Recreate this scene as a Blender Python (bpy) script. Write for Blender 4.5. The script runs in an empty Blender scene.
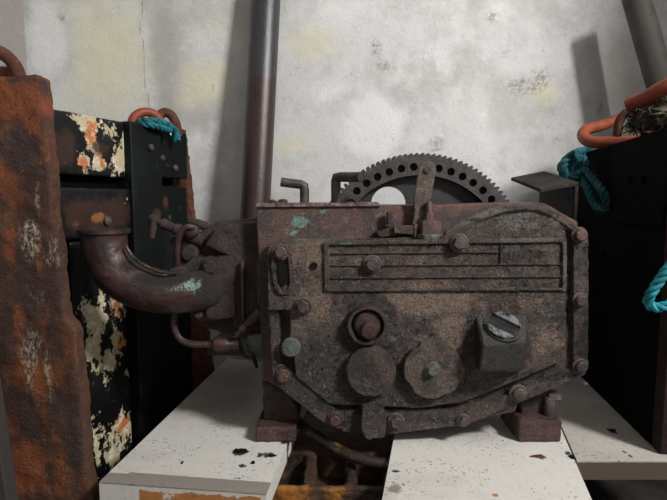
import bpy, bmesh, math, random
import numpy as np
from mathutils import Vector, Matrix

R = random.Random(11)
COL = bpy.context.scene.collection

# ------------------------------------------------------------------ camera model (used to read real positions off the photo)
F = 504.0
PITCH = math.radians(5.7)
CZ = 0.756
SP, CP = math.sin(PITCH), math.cos(PITCH)


def ray(px, py):
    u, v = (px - 333.5) / F, -(py - 250.0) / F
    return Vector((u, CP + v * SP, -SP + v * CP))


def P(px, py, Y):
    d = ray(px, py)
    d = d * (Y / d.y)
    return Vector((d.x, d.y, d.z + CZ))


def PZ(px, py, z):
    d = ray(px, py)
    d = d * ((z - CZ) / d.z)
    return Vector((d.x, d.y, z))


def PV(px, py, p0, p1):
    """point on the vertical plane through the ground points p0, p1"""
    d = ray(px, py)
    n = Vector((p1[1] - p0[1], -(p1[0] - p0[0])))
    t = (p0[0] * n.x + p0[1] * n.y) / (d.x * n.x + d.y * n.y)
    return Vector((d.x * t, d.y * t, d.z * t + CZ))


def S(px, Y):
    return px * Y / F


# ------------------------------------------------------------------ objects
def wl(o):
    v = Vector((0, 0, 0))
    while o:
        v += o.location
        o = o.parent
    return v


def tag(o, label=None, cat=None, group=None, kind=None):
    if label: o['label'] = label
    if cat: o['category'] = cat
    if group: o['group'] = group
    if kind: o['kind'] = kind
    elif label and cat: o['kind'] = 'thing'
    return o


def thing(name, loc, label, cat, group=None):
    o = bpy.data.objects.new(name, None)
    o.empty_display_size = .05
    COL.objects.link(o)
    o.location = loc
    return tag(o, label, cat, group)


def obj(name, bm, mat, parent=None, ang=35, bevel=0, seg=2, subsurf=0):
    """bmesh in world coordinates -> one mesh object"""
    bmesh.ops.recalc_face_normals(bm, faces=bm.faces[:])
    me = bpy.data.meshes.new(name)
    if parent is None:
        co = [v.co for v in bm.verts]
        lo = Vector((min(c.x for c in co), min(c.y for c in co), min(c.z for c in co)))
        hi = Vector((max(c.x for c in co), max(c.y for c in co), max(c.z for c in co)))
        base = Vector(((lo.x + hi.x) / 2, (lo.y + hi.y) / 2, lo.z))
    else:
        base = wl(parent)
    bmesh.ops.translate(bm, verts=bm.verts[:], vec=-base)
    bm.to_mesh(me)
    bm.free()
    o = bpy.data.objects.new(name, me)
    COL.objects.link(o)
    if parent is None:
        o.location = base
    else:
        o.parent = parent
    if mat: me.materials.append(mat)
    for p in me.polygons: p.use_smooth = True
    me.set_sharp_from_angle(angle=math.radians(ang))
    if bevel:
        m = o.modifiers.new('Bevel', 'BEVEL')
        m.width = bevel
        m.segments = seg
        m.limit_method = 'ANGLE'
        m.angle_limit = math.radians(40)
    return o


_tex = {}


def clouds(scale, depth=3):
    k = (scale, depth)
    if k not in _tex:
        t = bpy.data.textures.new('crust_noise', 'CLOUDS')
        t.noise_scale = scale
        t.noise_depth = depth
        _tex[k] = t
    return _tex[k]


def cast(o, voxel, disp=((.002, .012),), smooth_it=2, ang=60):
    """turn a clean solid into a lumpy casting: voxel remesh, smooth, displace; applied"""
    m = o.modifiers.new('Remesh', 'REMESH')
    m.mode = 'VOXEL'
    m.voxel_size = voxel
    if smooth_it:
        m = o.modifiers.new('Smooth', 'SMOOTH')
        m.factor = .5
        m.iterations = smooth_it
    for st, sc in disp:
        m = o.modifiers.new('Displace', 'DISPLACE')
        m.texture = clouds(sc)
        m.texture_coords = 'LOCAL'
        m.strength = st
        m.mid_level = .5
    dg = bpy.context.evaluated_depsgraph_get()
    me = bpy.data.meshes.new_from_object(o.evaluated_get(dg))
    old = o.data
    mats = list(old.materials)
    o.modifiers.clear()
    o.data = me
    me.name = o.name
    if not me.materials:
        for mm in mats: me.materials.append(mm)
    for p in me.polygons: p.use_smooth = True
    return o


def coords(o):
    me = o.data
    a = np.empty(len(me.vertices) * 3, dtype=np.float32)
    me.vertices.foreach_get('co', a)
    return a.reshape(-1, 3) + np.array(wl(o), dtype=np.float32)


def set_attr(o, name, val):
    at = o.data.attributes.new(name, 'FLOAT', 'POINT')
    at.data.foreach_set('value', np.clip(val, 0, 1).astype(np.float32))


def blobs(co, lst, Y, ax=None):
    """soft wear patches on a face: centre + radii in photo pixels at depth Y -> 0..1"""
    out = np.zeros(len(co), dtype=np.float32)
    for b in lst:
        px, py, rx, ry = b[:4]
        w = b[4] if len(b) > 4 else 1.0
        c = P(px, py, Y)
        d = ((co[:, 0] - c.x) / S(rx, Y)) ** 2 + ((co[:, 2] - c.z) / S(ry, Y)) ** 2
        out = np.maximum(out, w * np.exp(-d * .7))
    return out


# ------------------------------------------------------------------ shapes
def box(bm, x0, x1, y0, y1, z0, z1):
    vs = [bm.verts.new((x, y, z)) for z in (z0, z1) for y in (y0, y1) for x in (x0, x1)]
    for f in ((0, 2, 3, 1), (4, 5, 7, 6), (0, 1, 5, 4), (2, 6, 7, 3), (0, 4, 6, 2), (1, 3, 7, 5)):
        bm.faces.new([vs[i] for i in f])
    return vs


def hexa(bm, b, t):
    """box from 4 bottom and 4 top points"""
    vb = [bm.verts.new(p) for p in b]
    vt = [bm.verts.new(p) for p in t]
    n = len(vb)
    bm.faces.new(vb[::-1])
    bm.faces.new(vt)
    for i in range(n):
        bm.faces.new((vb[i], vb[(i + 1) % n], vt[(i + 1) % n], vt[i]))


def prism(bm, poly, y0, y1, Yref=None):
    """poly in photo pixels lying on the plane Y=Yref, extruded y0..y1"""
    pts = [P(a, b, Yref if Yref else y0) for a, b in poly]
    hexa(bm, [(p.x, y0, p.z) for p in pts], [(p.x, y1, p.z) for p in pts])


def frame_of(t):
    t = t.normalized()
    a = Vector((0, 0, 1)) if abs(t.z) < .9 else Vector((1, 0, 0))
    u = t.cross(a).normalized()
    return u, t.cross(u).normalized()


def tube(bm, pts, r, seg=14, cap=True, phase=0, flat=1.0):
    pts = [Vector(p) for p in pts]
    n = len(pts)
    rr = r if isinstance(r, (list, tuple)) else [r] * n
    tang = []
    for i in range(n):
        tang.append((pts[min(i + 1, n - 1)] - pts[max(i - 1, 0)]).normalized())
    u, _ = frame_of(tang[0])
    rings = []
    for i in range(n):
        u = (u - tang[i] * u.dot(tang[i])).normalized()
        w = tang[i].cross(u)
        rings.append([bm.verts.new(pts[i] + (u * math.cos(a) + w * math.sin(a) * flat) * rr[i])
                      for a in [phase + 2 * math.pi * k / seg for k in range(seg)]])
    for i in range(n - 1):
        for k in range(seg):
            bm.faces.new((rings[i][k], rings[i][(k + 1) % seg], rings[i + 1][(k + 1) % seg], rings[i + 1][k]))
    if cap:
        bm.faces.new(rings[0][::-1])
        bm.faces.new(rings[-1])


def spline(pts, n=8):
    pts = [Vector(p) for p in pts]
    out = []
    for i in range(len(pts) - 1):
        p0, p1, p2, p3 = pts[max(i - 1, 0)], pts[i], pts[i + 1], pts[min(i + 2, len(pts) - 1)]
        for k in range(n):
            t = k / n
            out.append(.5 * ((2 * p1) + (p2 - p0) * t + (2 * p0 - 5 * p1 + 4 * p2 - p3) * t * t
                             + (3 * p1 - p0 - 3 * p2 + p3) * t ** 3))
    out.append(pts[-1])
    return out


def lathe(bm, c, axis, prof, seg=28, phase=0, wob=0):
    """prof: (radius, distance along axis)"""
    c = Vector(c)
    axis = Vector(axis).normalized()
    u, w = frame_of(axis)
    rings = []
    wo = [1 + R.uniform(-wob, wob) for _ in range(seg)]
    for r, d in prof:
        if r < 1e-6:
            rings.append([bm.verts.new(c + axis * d)])
        else:
            rings.append([bm.verts.new(c + axis * d + (u * math.cos(a) + w * math.sin(a)) * r * wo[k])
                          for k, a in enumerate([phase + 2 * math.pi * k / seg for k in range(seg)])])
    for i in range(len(rings) - 1):
        A, B = rings[i], rings[i + 1]
        for k in range(seg):
            k2 = (k + 1) % seg
            if len(A) == 1 and len(B) == 1: continue
            if len(A) == 1:
                bm.faces.new((A[0], B[k], B[k2]))
            elif len(B) == 1:
                bm.faces.new((A[k], B[0], A[k2]))
            else:
                bm.faces.new((A[k], A[k2], B[k2], B[k]))
    if len(rings[0]) > 1: bm.faces.new(rings[0][::-1])
    if len(rings[-1]) > 1: bm.faces.new(rings[-1])


def rope(bm, pts, r, pitch=None, strands=3, seg=8, n=14):
    path = spline(pts, n)
    pitch = pitch or r * 5
    L = [0]
    for i in range(1, len(path)): L.append(L[-1] + (path[i] - path[i - 1]).length)
    m = max(8, int(L[-1] / (r * .55)))
    fine = []
    j = 0
    for k in range(m + 1):
        s = L[-1] * k / m
        while j < len(L) - 2 and L[j + 1] < s: j += 1
        t = (s - L[j]) / max(1e-9, L[j + 1] - L[j])
        fine.append(path[j].lerp(path[j + 1], t))
    tang = [(fine[min(i + 1, m)] - fine[max(i - 1, 0)]).normalized() for i in range(m + 1)]
    for s in range(strands):
        u, _ = frame_of(tang[0])
        pp = []
        for i in range(m + 1):
            u = (u - tang[i] * u.dot(tang[i])).normalized()
            w = tang[i].cross(u)
            a = 2 * math.pi * (L[-1] * i / m / pitch + s / strands)
            pp.append(fine[i] + (u * math.cos(a) + w * math.sin(a)) * r * .52)
        tube(bm, pp, r * .56, seg)


def hexbolt(name, c, r, h, mat, parent, axis=(0, -1, 0), washer=True, seg=6, ang=30):
    bm = bmesh.new()
    ph = R.uniform(0, 1)
    if washer:
        lathe(bm, c, axis, [(r * 1.35, -.004), (r * 1.4, h * .12), (r * 1.25, h * .25)], 18)
    lathe(bm, c, axis, [(r, -.004), (r, h * .82), (r * .82, h), (0, h * 1.03)], seg, ph)
    return obj(name, bm, mat, parent, ang)


# ------------------------------------------------------------------ materials
def lin(h):
    h = h.lstrip('#')
    c = [int(h[i:i + 2], 16) / 255 for i in (0, 2, 4)]
    return tuple(((x / 12.92) if x <= .04045 else ((x + .055) / 1.055) ** 2.4) for x in c) + (1,)


class Mat:
    def __init__(s, name, base, rough=.6, metal=0.0, spec=.5):
        s.m = bpy.data.materials.new(name)
        s.m.use_nodes = True
        s.nt = s.m.node_tree
        s.b = s.nt.nodes['Principled BSDF']
        s.b.inputs['Metallic'].default_value = metal
        s.b.inputs['Specular IOR Level'].default_value = spec
        s.b.inputs['Roughness'].default_value = rough
        s.tc = s.nt.nodes.new('ShaderNodeTexCoord').outputs['Object']
        c = s.nt.nodes.new('ShaderNodeRGB')
        c.outputs[0].default_value = lin(base)
        s.c = c.outputs[0]
        s.h = None
        s.r = None
        s.seed = 0

    def link(s, a, b): s.nt.links.new(a, b)

    def map(s, stretch):
        n = s.nt.nodes.new('ShaderNodeMapping')
        s.seed += 1
        n.inputs['Scale'].default_value = stretch
        n.inputs['Location'].default_value = (s.seed * 3.17, s.seed * 1.31, s.seed * 2.23)
        s.link(s.tc, n.inputs['Vector'])
        return n.outputs[0]

    def noise(s, scale, detail=5, rough=.6, stretch=(1, 1, 1), dist=0):
        n = s.nt.nodes.new('ShaderNodeTexNoise')
        n.inputs['Scale'].default_value = scale
        n.inputs['Detail'].default_value = detail
        n.inputs['Roughness'].default_value = rough
        n.inputs['Distortion'].default_value = dist
        s.link(s.map(stretch), n.inputs['Vector'])
        return n.outputs[0]

    def voro(s, scale, stretch=(1, 1, 1), feature='F1'):
        n = s.nt.nodes.new('ShaderNodeTexVoronoi')
        n.feature = feature
        n.inputs['Scale'].default_value = scale
        s.link(s.map(stretch), n.inputs['Vector'])
        return n.outputs['Distance']

    def attr(s, name):
        n = s.nt.nodes.new('ShaderNodeAttribute')
        n.attribute_name = name
        return n.outputs['Fac']

    def math(s, op, a, b=None, c=None):
        n = s.nt.nodes.new('ShaderNodeMath')
        n.operation = op
        for i, x in enumerate((a, b, c)):
            if x is None: continue
            if isinstance(x, (int, float)):
                n.inputs[i].default_value = x
            else:
                s.link(x, n.inputs[i])
        return n.outputs[0]

    def ramp(s, x, lo, hi, a=0.0, b=1.0):
        n = s.nt.nodes.new('ShaderNodeMapRange')
        n.interpolation_type = 'SMOOTHSTEP'
        n.inputs['From Min'].default_value = lo
        n.inputs['From Max'].default_value = hi
        n.inputs['To Min'].default_value = a
        n.inputs['To Max'].default_value = b
        s.link(x, n.inputs['Value'])
        return n.outputs[0]

    def edge(s, attr, noise, k=.9, lo=.45, hi=.6):
        """ragged outline for a painted attribute"""
        return s.ramp(s.math('MULTIPLY_ADD', s.math('SUBTRACT', noise, .5), k, s.attr(attr)), lo, hi)

    def over(s, color, mask, amt=1.0):
        n = s.nt.nodes.new('ShaderNodeMix')
        n.data_type = 'RGBA'
        if amt != 1.0: mask = s.math('MULTIPLY', mask, amt)
        s.link(mask, n.inputs[0])
        s.link(s.c, n.inputs[6])
        n.inputs[7].default_value = lin(color)
        s.c = n.outputs[2]
        return s

    def height(s, x, k=1.0):
        x = s.math('MULTIPLY', x, k)
        s.h = x if s.h is None else s.math('ADD', s.h, x)
        return s

    def rough(s, mask, a, b):
        s.r = s.ramp(mask, 0, 1, a, b)
        return s

    def done(s, strength=.5, dist=.003):
        s.link(s.c, s.b.inputs['Base Color'])
        if s.r is not None: s.link(s.r, s.b.inputs['Roughness'])
        if s.h is not None:
            n = s.nt.nodes.new('ShaderNodeBump')
            n.inputs['Strength'].default_value = strength
            n.inputs['Distance'].default_value = dist
            s.link(s.h, n.inputs['Height'])
            s.link(n.outputs[0], s.b.inputs['Normal'])
        return s.m


# crusty cast cover of the gearbox
def grit_and_glints(m, light, dark, la=.6, da=.8, sc=1.0):
    """pixel-fine dried grit: pale crumbs, painted glints and black pits that also stand in relief"""
    f1 = m.noise(210 * sc, 5, .8)
    f2 = m.noise(420 * sc, 3, .7)
    mixn = m.math('ADD', m.math('MULTIPLY', f1, .6), m.math('MULTIPLY', f2, .4))
    m.over(dark, m.ramp(mixn, .50, .41), da)
    m.over(light, m.math('MULTIPLY', m.ramp(mixn, .525, .61), m.ramp(m.noise(38, 5, .7), .40, .66, .12, 1.0)), la)
    m.height(mixn, 2.2)
    return mixn


m = Mat('crusted_casting', '#54423a', .5, 0, .5)
m.over('#352b28', m.ramp(m.noise(18, 6), .42, .65))
m.over('#917866', m.edge('tan', m.noise(45, 7, .7), 1.1, .38, .8), .82)
m.over('#7b756e', m.edge('dust', m.noise(60, 6, .7), .9, .45, .7), .7)
m.over('#1e1918', m.edge('oil_and_shade', m.noise(30, 7, .72), .7, .44, .54), .88)
m.over('#57827a', m.edge('teal', m.noise(80, 6, .7), 1.2, .5, .62), .8)
grit_and_glints(m, '#bba898', '#0d0a0a', .72, .92)
m.rough(m.ramp(m.noise(70, 5, .7), .35, .65), .24, .6)
m.height(m.noise(60, 5), 1.1)
m.b.inputs['Specular IOR Level'].default_value = .85
M_crust = m.done(1.0, .0075)

# red brown painted body
m = Mat('flaking_red_brown_paint', '#5e3c31', .5, 0, .5)
m.over('#382825', m.ramp(m.noise(22, 6), .42, .62))
m.over('#7a5548', m.ramp(m.noise(55, 6, .7), .52, .68), .8)
m.over('#6f978d', m.edge('teal', m.noise(90, 7, .8), 1.9, .55, .72), .9)
m.over('#2a2220', m.edge('oil_and_shade', m.noise(35, 6), .9, .42, .62), .9)
grit_and_glints(m, '#988880', '#100c0b', .45, .85)
m.rough(m.noise(80, 4), .3, .65)
m.b.inputs['Specular IOR Level'].default_value = .8
m.height(m.noise(40, 4), .8)
M_body = m.done(.9, .0035)


def dirty(name, base, dark, light, rough=(.3, .7), bump=.7, dist=.0025, sc=1.0, spark=.5, extra=None):
    m = Mat(name, base, .5, 0, .5)
    m.over(dark, m.ramp(m.noise(25 * sc, 6), .42, .62))
    if extra:
        m.over(extra, m.ramp(m.noise(40 * sc, 6, .7), .56, .66), .9)
    grit_and_glints(m, light, '#120e0d', spark * .85, min(.9, spark * 1.5), 1.0)
    m.rough(m.noise(70, 4), *rough)
    m.height(m.noise(45, 4), .8)
    return m.done(bump, dist)


M_bolt = dirty('grimy_bolt_steel', '#574841', '#33272a', '#93857c', (.3, .65), .6, .002)
M_boltred = dirty('red_rusted_bolt', '#5a4039', '#3a2826', '#96837a', (.35, .7), .6, .002)
M_gear = dirty('grey_brown_gear_steel', '#3a302d', '#242020', '#675f5a', (.35, .7), .6, .002, 1.2, .4)
M_web = dirty('black_greased_web', '#1f1c1c', '#141213', '#4a4542', (.3, .6), .5, .002, 1, .3)
M_disc = dirty('pebbled_disc_crust', '#52423b', '#2e2624', '#a89b8e', (.3, .6), 1.0, .0045, 1, .62)
M_cover = dirty('grey_tan_cover_crust', '#63564d', '#443a35', '#b3a698', (.3, .6), 1.0, .0045, 1, .6)
M_plug = dirty('rusted_red_plug', '#452d27', '#2c1d1b', '#75605a', (.3, .6), .6, .002)
M_redlead = dirty('worn_red_lead_steel', '#593a32', '#362522', '#94827a', (.35, .7), .6, .002, 1.4, .5)
M_green = dirty('oxidised_grey_green', '#595f58', '#3a3a36', '#a8aca0', (.3, .65), .7, .0025)
M_elbow = dirty('oily_brown_pipe', '#412b28', '#2a1e1d', '#655650', (.28, .5), .35, .0015, .8, .25)
M_block = dirty('sooty_and_shaded_casting', '#3c2a27', '#241b1b', '#6b5a52', (.35, .7), .8, .003, 1, .45)
M_foot = dirty('red_brown_foot_pad', '#4c322d', '#33211f', '#8b7770', (.35, .7), .8, .003, 1, .5)
M_flap = dirty('grey_brown_plate', '#3a3330', '#2c2725', '#6b6159', (.75, .95), .5, .002, 1, .35)
M_flap.node_tree.nodes['Principled BSDF'].inputs['Specular IOR Level'].default_value = .15
M_tubesteel = dirty('weathered_tube_steel', '#4a403d', '#322a28', '#a0958d', (.3, .6), .4, .0015)
M_copper = dirty('brown_oxidised_line', '#482f2a', '#2b1e1c', '#73605a', (.3, .55), .4, .0015)
M_black = dirty('black_oil_and_shade', '#100e0e', '#0a0909', '#2c2826', (.5, .8), .6, .002)
M_black.node_tree.nodes['Principled BSDF'].inputs['Specular IOR Level'].default_value = .15

# selector block
m = Mat('dark_oily_cast_block', '#2a2624', .4, 0, .5)
m.over('#211d1b', m.ramp(m.noise(30, 5), .4, .6))
m.over('#5b5a54', m.ramp(m.noise(60, 6, .7), .58, .7), .5)
grit_and_glints(m, '#77736c', '#0f0d0c', .3, .6)
m.over('#44604f', m.ramp(m.noise(38, 4, .6), .62, .7), .4)
m.rough(m.noise(80, 4), .22, .6)
m.height(m.noise(240, 4, .7)).height(m.noise(50, 4))
M_selector = m.done(.6, .0025)
m = Mat('scraped_grey_screw', '#8b8e8e', .3, .5, .5)
m.over('#2c2b29', m.ramp(m.noise(60, 5, .7), .42, .6))
m.over('#6fa195', m.ramp(m.noise(45, 4), .66, .74), .6)
m.height(m.noise(200, 4))
M_screw = m.done(.4, .0015)
m = Mat('green_stained_elbow', '#402926', .35, 0, .5)
m.over('#2a1d1c', m.ramp(m.noise(20, 5), .4, .65))
m.over('#292322', m.edge('crust', m.noise(60, 6, .7), .7, .42, .6), .95)
m.over('#7f9c92', m.edge('teal', m.noise(110, 7, .8), 2.2, .62, .85), .85)
m.over('#6a5c56', m.ramp(m.noise(380, 3, .7), .63, .74), .4)
m.rough(m.noise(60, 4), .28, .5)
m.height(m.math('MULTIPLY', m.noise(220, 5, .8), m.ramp(m.attr('crust'), .2, .7, .25, 2.5)))
M_elbowg = m.done(.8, .003)

# rust slabs
m = Mat('thick_orange_brown_rust', '#553a2d', .8, 0, .25)
m.over('#3f2d28', m.ramp(m.noise(9, 6, .6, (1, 1, .5)), .42, .6))
m.over('#7f4826', m.ramp(m.noise(16, 6, .65, (1, 1, .45)), .5, .68), .8)
m.over('#82482c', m.edge('orange', m.noise(28, 6, .65), .9, .45, .7), .8)
m.over('#3b3130', m.edge('dark', m.noise(24, 6, .65), .8, .42, .65), .85)
m.over('#b0a290', m.math('MULTIPLY', m.edge('pale', m.noise(34, 7, .75, (1, 1, .3)), 1.3, .45, .75),
                         m.ramp(m.noise(190, 5, .8, (1, 1, .6)), .44, .6)), .85)
m.over('#2c1d18', m.ramp(m.noise(130, 5, .7, (1, 1, .5)), .56, .7), .7)
m.over('#c08a4a', m.ramp(m.noise(75, 5, .7), .64, .72), .5)
m.height(m.noise(55, 7, .7), 1).height(m.noise(230, 4, .7), .5)
M_rust = m.done(.9, .006)
m = Mat('plain_brown_rust', '#5f3a2c', .8, 0, .25)
m.over('#4a2c23', m.ramp(m.noise(14, 6), .42, .6))
m.over('#84513a', m.ramp(m.noise(60, 6, .7), .54, .7), .6)
m.height(m.noise(90, 6, .7))
M_rust2 = m.done(.8, .004)
m = Mat('rough_rust_block', '#4a3526', .75, 0, .3)
m.over('#2a1f1a', m.ramp(m.noise(16, 6), .4, .6))
m.over('#9a6227', m.edge('orange', m.noise(40, 6, .65), .9, .45, .68), .9)
m.over('#7d6a55', m.ramp(m.noise(60, 6, .7), .6, .7), .5)
m.over('#5a2c24', m.ramp(m.noise(24, 5), .62, .7), .6)
m.rough(m.noise(50, 4), .4, .8)
m.height(m.noise(70, 6, .7)).height(m.noise(260, 4, .7), .4)
M_rustblock = m.done(.9, .006)

# black door paint that peels to cream and rust
m = Mat('black_paint_peeling_to_cream', '#0b0b0b', .5, 0, .35)
m.over('#131716', m.ramp(m.noise(12, 5), .5, .7))
rag = m.noise(33, 7, .72, (1, 1, .75))
pe = m.math('MULTIPLY_ADD', m.math('SUBTRACT', rag, .5), 3.0, m.math('MULTIPLY', m.attr('peel'), .92))
m.over('#b5a888', m.ramp(pe, .5, .53))
m.over('#b5652f', m.math('MULTIPLY', m.ramp(pe, .5, .53), m.edge('rusty', m.noise(30, 5, .6), 1.6, .5, .6)), .9)
m.over('#dcd6c8', m.math('MULTIPLY', m.ramp(pe, .5, .53), m.ramp(m.noise(45, 6, .75), .5, .6)), .75)
m.over('#8d6a52', m.math('MULTIPLY', m.ramp(pe, .5, .53), m.ramp(m.noise(70, 6, .75), .56, .66)), .7)
m.over('#38231c', m.edge('stain', m.noise(25, 5), .9, .45, .7), .9)
m.over('#8a5a34', m.edge('ochre', m.noise(60, 5), .9, .5, .75), .8)
m.rough(m.noise(30, 4), .3, .6)
m.height(m.ramp(pe, .48, .53), -1.2).height(m.noise(70, 5), .5)
M_door = m.done(.5, .002)
m = Mat('flat_black_steel', '#080707', .85, 0, .06)
m.over('#0f0d0c', m.ramp(m.noise(10, 5), .5, .7))
m.over('#8d857a', m.ramp(m.noise(150, 4, .7), .73, .77), .35)
m.height(m.noise(60, 5))
M_crate = m.done(.4, .002)
m = Mat('green_black_post_paint', '#0d1110', .5, 0, .18)
m.over('#181f1c', m.ramp(m.noise(14, 5, .6, (1, 1, .3)), .5, .7))
m.over('#7d7d70', m.ramp(m.noise(70, 5, .7, (1, 1, .5)), .67, .71), .6)
m.over('#4a3020', m.edge('stain', m.noise(30, 5), .9, .5, .75), .8)
m.height(m.noise(60, 5))
M_post = m.done(.4, .002)

# planks
def plankmat(name, fx):
    m = Mat(name, '#c6c2bb', .65, 0, .3)
    m.over('#b9b3ac', m.ramp(m.noise(9, 6, .6, (.6, 1.2, 1)), .45, .65), .7)
    m.over('#9d948b', m.ramp(m.noise(30, 6, .7, (2.2, .6, 1)), .58, .72), .5)
    m.over('#857c72', m.edge('dull', m.noise(18, 6, .7), .5, .1, .95), .85)  # dulled paint, plus the gearbox shade painted on two planks
    m.over('#6e625a', m.edge('grime_and_strip', m.noise(40, 6, .7), .55, .45, .56), .8)
    m.over('#1a1614', m.edge('black', m.noise(90, 6, .75), 1.2, .55, .62), .95)
    m.over('#a5682f', m.edge('wood', m.noise(26, 7, .72), 1.0, .47, .54), .95)
    m.over('#6f4322', m.math('MULTIPLY', m.edge('wood', m.noise(50, 6, .7), 1.0, .5, .7), m.ramp(m.noise(60, 5, .7, (.4, 1, 3)), .5, .7)), .6)
    m.over('#4a433e', m.ramp(m.noise(260, 3, .7), .7, .74), .8)
    m.over('#2c2623', m.math('MULTIPLY', m.ramp(m.noise(130, 5, .7), .58, .63), m.ramp(m.noise(12, 5, .7), .42, .6)), .9)
    m.over('#8d8074', m.ramp(m.noise(55, 6, .75, (2.5, .5, 1)), .58, .7), .5)
    m.over('#4d4038', m.edge('edge', m.noise(60, 6, .7), .5, .3, .5), .92)
    m.height(m.noise(30, 6, .65, (2.5, .5, 1)), 1).height(m.noise(180, 4), .3)
    return m.done(.35, .002)


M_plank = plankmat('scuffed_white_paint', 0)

# wall
m = Mat('limewashed_plaster', '#c9c8c6', .9, 0, .1)
m.over('#a3a09d', m.ramp(m.noise(3.2, 7, .7), .42, .68), .75)
m.over('#b2aeaa', m.ramp(m.noise(11, 7, .75), .5, .68), .6)
m.over('#d8d7d4', m.ramp(m.noise(5, 6, .65), .5, .7), .6)
m.over('#d2cbae', m.edge('yellow', m.noise(9, 6, .65), .8, .15, .95), .75)
m.over('#dedddb', m.edge('white', m.noise(14, 6, .65), .7, .35, .7), .75)
m.over('#aba39d', m.edge('left_strip', m.noise(14, 5, .6), .35, .42, .6), .85)
m.over('#a19c96', m.edge('grey', m.noise(8, 6, .65), .8, .35, .75), .75)
m.over('#77726b', m.math('MULTIPLY', m.edge('mould', m.noise(30, 6, .7), 1.0, .25, .75), m.ramp(m.noise(80, 6, .8), .42, .6)), .72)
m.over('#4f4a45', m.edge('crack', m.noise(40, 6, .7), .5, .45, .7), .75)
m.over('#8c867f', m.ramp(m.noise(26, 6, .75), .62, .74), .55)
m.over('#6e6862', m.math('MULTIPLY', m.ramp(m.noise(120, 4, .7), .64, .7), m.ramp(m.noise(5, 4), .42, .6)), .8)
m.height(m.noise(120, 5, .65), .6).height(m.noise(14, 6, .6), 1.6).height(m.noise(320, 3), .25)
M_wall = m.done(.42, .006)
m = Mat('dark_concrete_floor', '#2f2a27', .85, 0, .2)
m.over('#1d1a18', m.ramp(m.noise(8, 6), .4, .65))
m.height(m.noise(60, 6))
M_floor = m.done(.5, .004)

# pipes, rope, hose, net
m = Mat('brown_rusted_pipe_steel', '#403f41', .34, .3, .5)
m.over('#3d2d28', m.edge('rust', m.noise(25, 6, .65), .6, .4, .65), .85)
m.over('#2a2120', m.ramp(m.noise(60, 6, .7, (1, 1, .4)), .55, .7), .8)
m.over('#8c7b76', m.ramp(m.noise(170, 4, .75), .64, .74), .35)
m.height(m.noise(150, 5, .7))
M_pipe = m.done(.5, .002)
m = Mat('dull_grey_conduit', '#53514b', .65, 0, .25)
m.over('#3f3c38', m.ramp(m.noise(10, 6), .45, .65))
m.height(m.noise(100, 5))
M_conduit = m.done(.3, .002)
m = Mat('faded_orange_rubber', '#86402b', .5, 0, .3)
m.over('#5f2e20', m.ramp(m.noise(25, 5), .45, .68), .8)
m.over('#a5664f', m.ramp(m.noise(60, 5, .7), .6, .72), .5)
m.height(m.noise(120, 4))
M_orange = m.done(.3, .0015)
m = Mat('teal_polypropylene_rope', '#1d8f9a', .55, 0, .35)
m.over('#12636f', m.ramp(m.noise(45, 4), .42, .62))
m.over('#5db9bd', m.ramp(m.noise(300, 3, .7, (1, 1, 1)), .58, .7), .55)
m.height(m.noise(420, 3, .7))
M_teal = m.done(.6, .0015)
m = Mat('mid_teal_rope', '#196a74', .6, 0, .3)
m.over('#10454d', m.ramp(m.noise(45, 4), .42, .62))
m.over('#3f8f95', m.ramp(m.noise(300, 3, .7), .58, .7), .4)
m.height(m.noise(420, 3, .7))
M_tealm = m.done(.6, .0015)
m = Mat('dark_teal_rope', '#10525a', .6, 0, .3)
m.over('#0b3238', m.ramp(m.noise(45, 4), .42, .62))
m.over('#2c7276', m.ramp(m.noise(300, 3, .7), .58, .7), .4)
m.height(m.noise(420, 3, .7))
M_teald = m.done(.6, .0015)
m = Mat('grey_net_twine', '#3b352f', .9, 0, .05)
m.over('#665c50', m.ramp(m.noise(35, 4), .45, .65))
M_net = m.done()
m = Mat('pale_peeled_board', '#3b3734', .7, 0, .2)
m.over('#a9a397', m.ramp(m.noise(24, 5, .6, (1, 1, .35)), .58, .61))
M_board = m.done()

# ------------------------------------------------------------------ the room
WY = 1.62
bm = bmesh.new()
bmesh.ops.create_grid(bm, x_segments=360, y_segments=260, size=.5)
for v in bm.verts:
    v.co = Vector((v.co.x * 3.6, WY, (v.co.y + .5) * 2.5))
o = obj('wall_back', bm, M_wall)
o['kind'] = 'structure'
md = o.modifiers.new('Solidify', 'SOLIDIFY')
md.thickness = .12
md.offset = 1.0 if o.data.polygons[0].normal.y > 0 else -1.0
c = coords(o)
set_attr(o, 'yellow', blobs(c, [(108, 60, 40, 55, .95), (75, 105, 30, 30, .6), (90, 10, 50, 40, .6), (205, 80, 28, 22, .9), (185, 98, 18, 14, .7), (312, 42, 30, 22, .7),
                                (290, 146, 22, 10, .8), (545, 92, 14, 12, .9), (480, 100, 50, 40, .3), (230, 30, 60, 30, .45)], WY))
set_attr(o, 'white', blobs(c, [(372, 125, 34, 32, .95), (45, 40, 22, 60, .8), (235, 190, 18, 60, .7), (330, 90, 30, 20, .6), (440, 60, 60, 30, .5)], WY))
bw = P(27, 40, WY).x
set_attr(o, 'left_strip', np.where(c[:, 0] < bw, .85, 0.0))  # darker strip along the left end of the wall
gr = blobs(c, [(165, 60, 20, 110, .75), (300, 80, 30, 30, .35), (470, 60, 30, 90, .35), (505, 110, 80, 50, .55), (620, 90, 60, 90, .65), (590, 20, 40, 40, .4), (380, 70, 30, 40, .45)], WY)  # the rightmost blobs paint in the shade at that end of the wall
set_attr(o, 'grey', gr)
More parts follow.
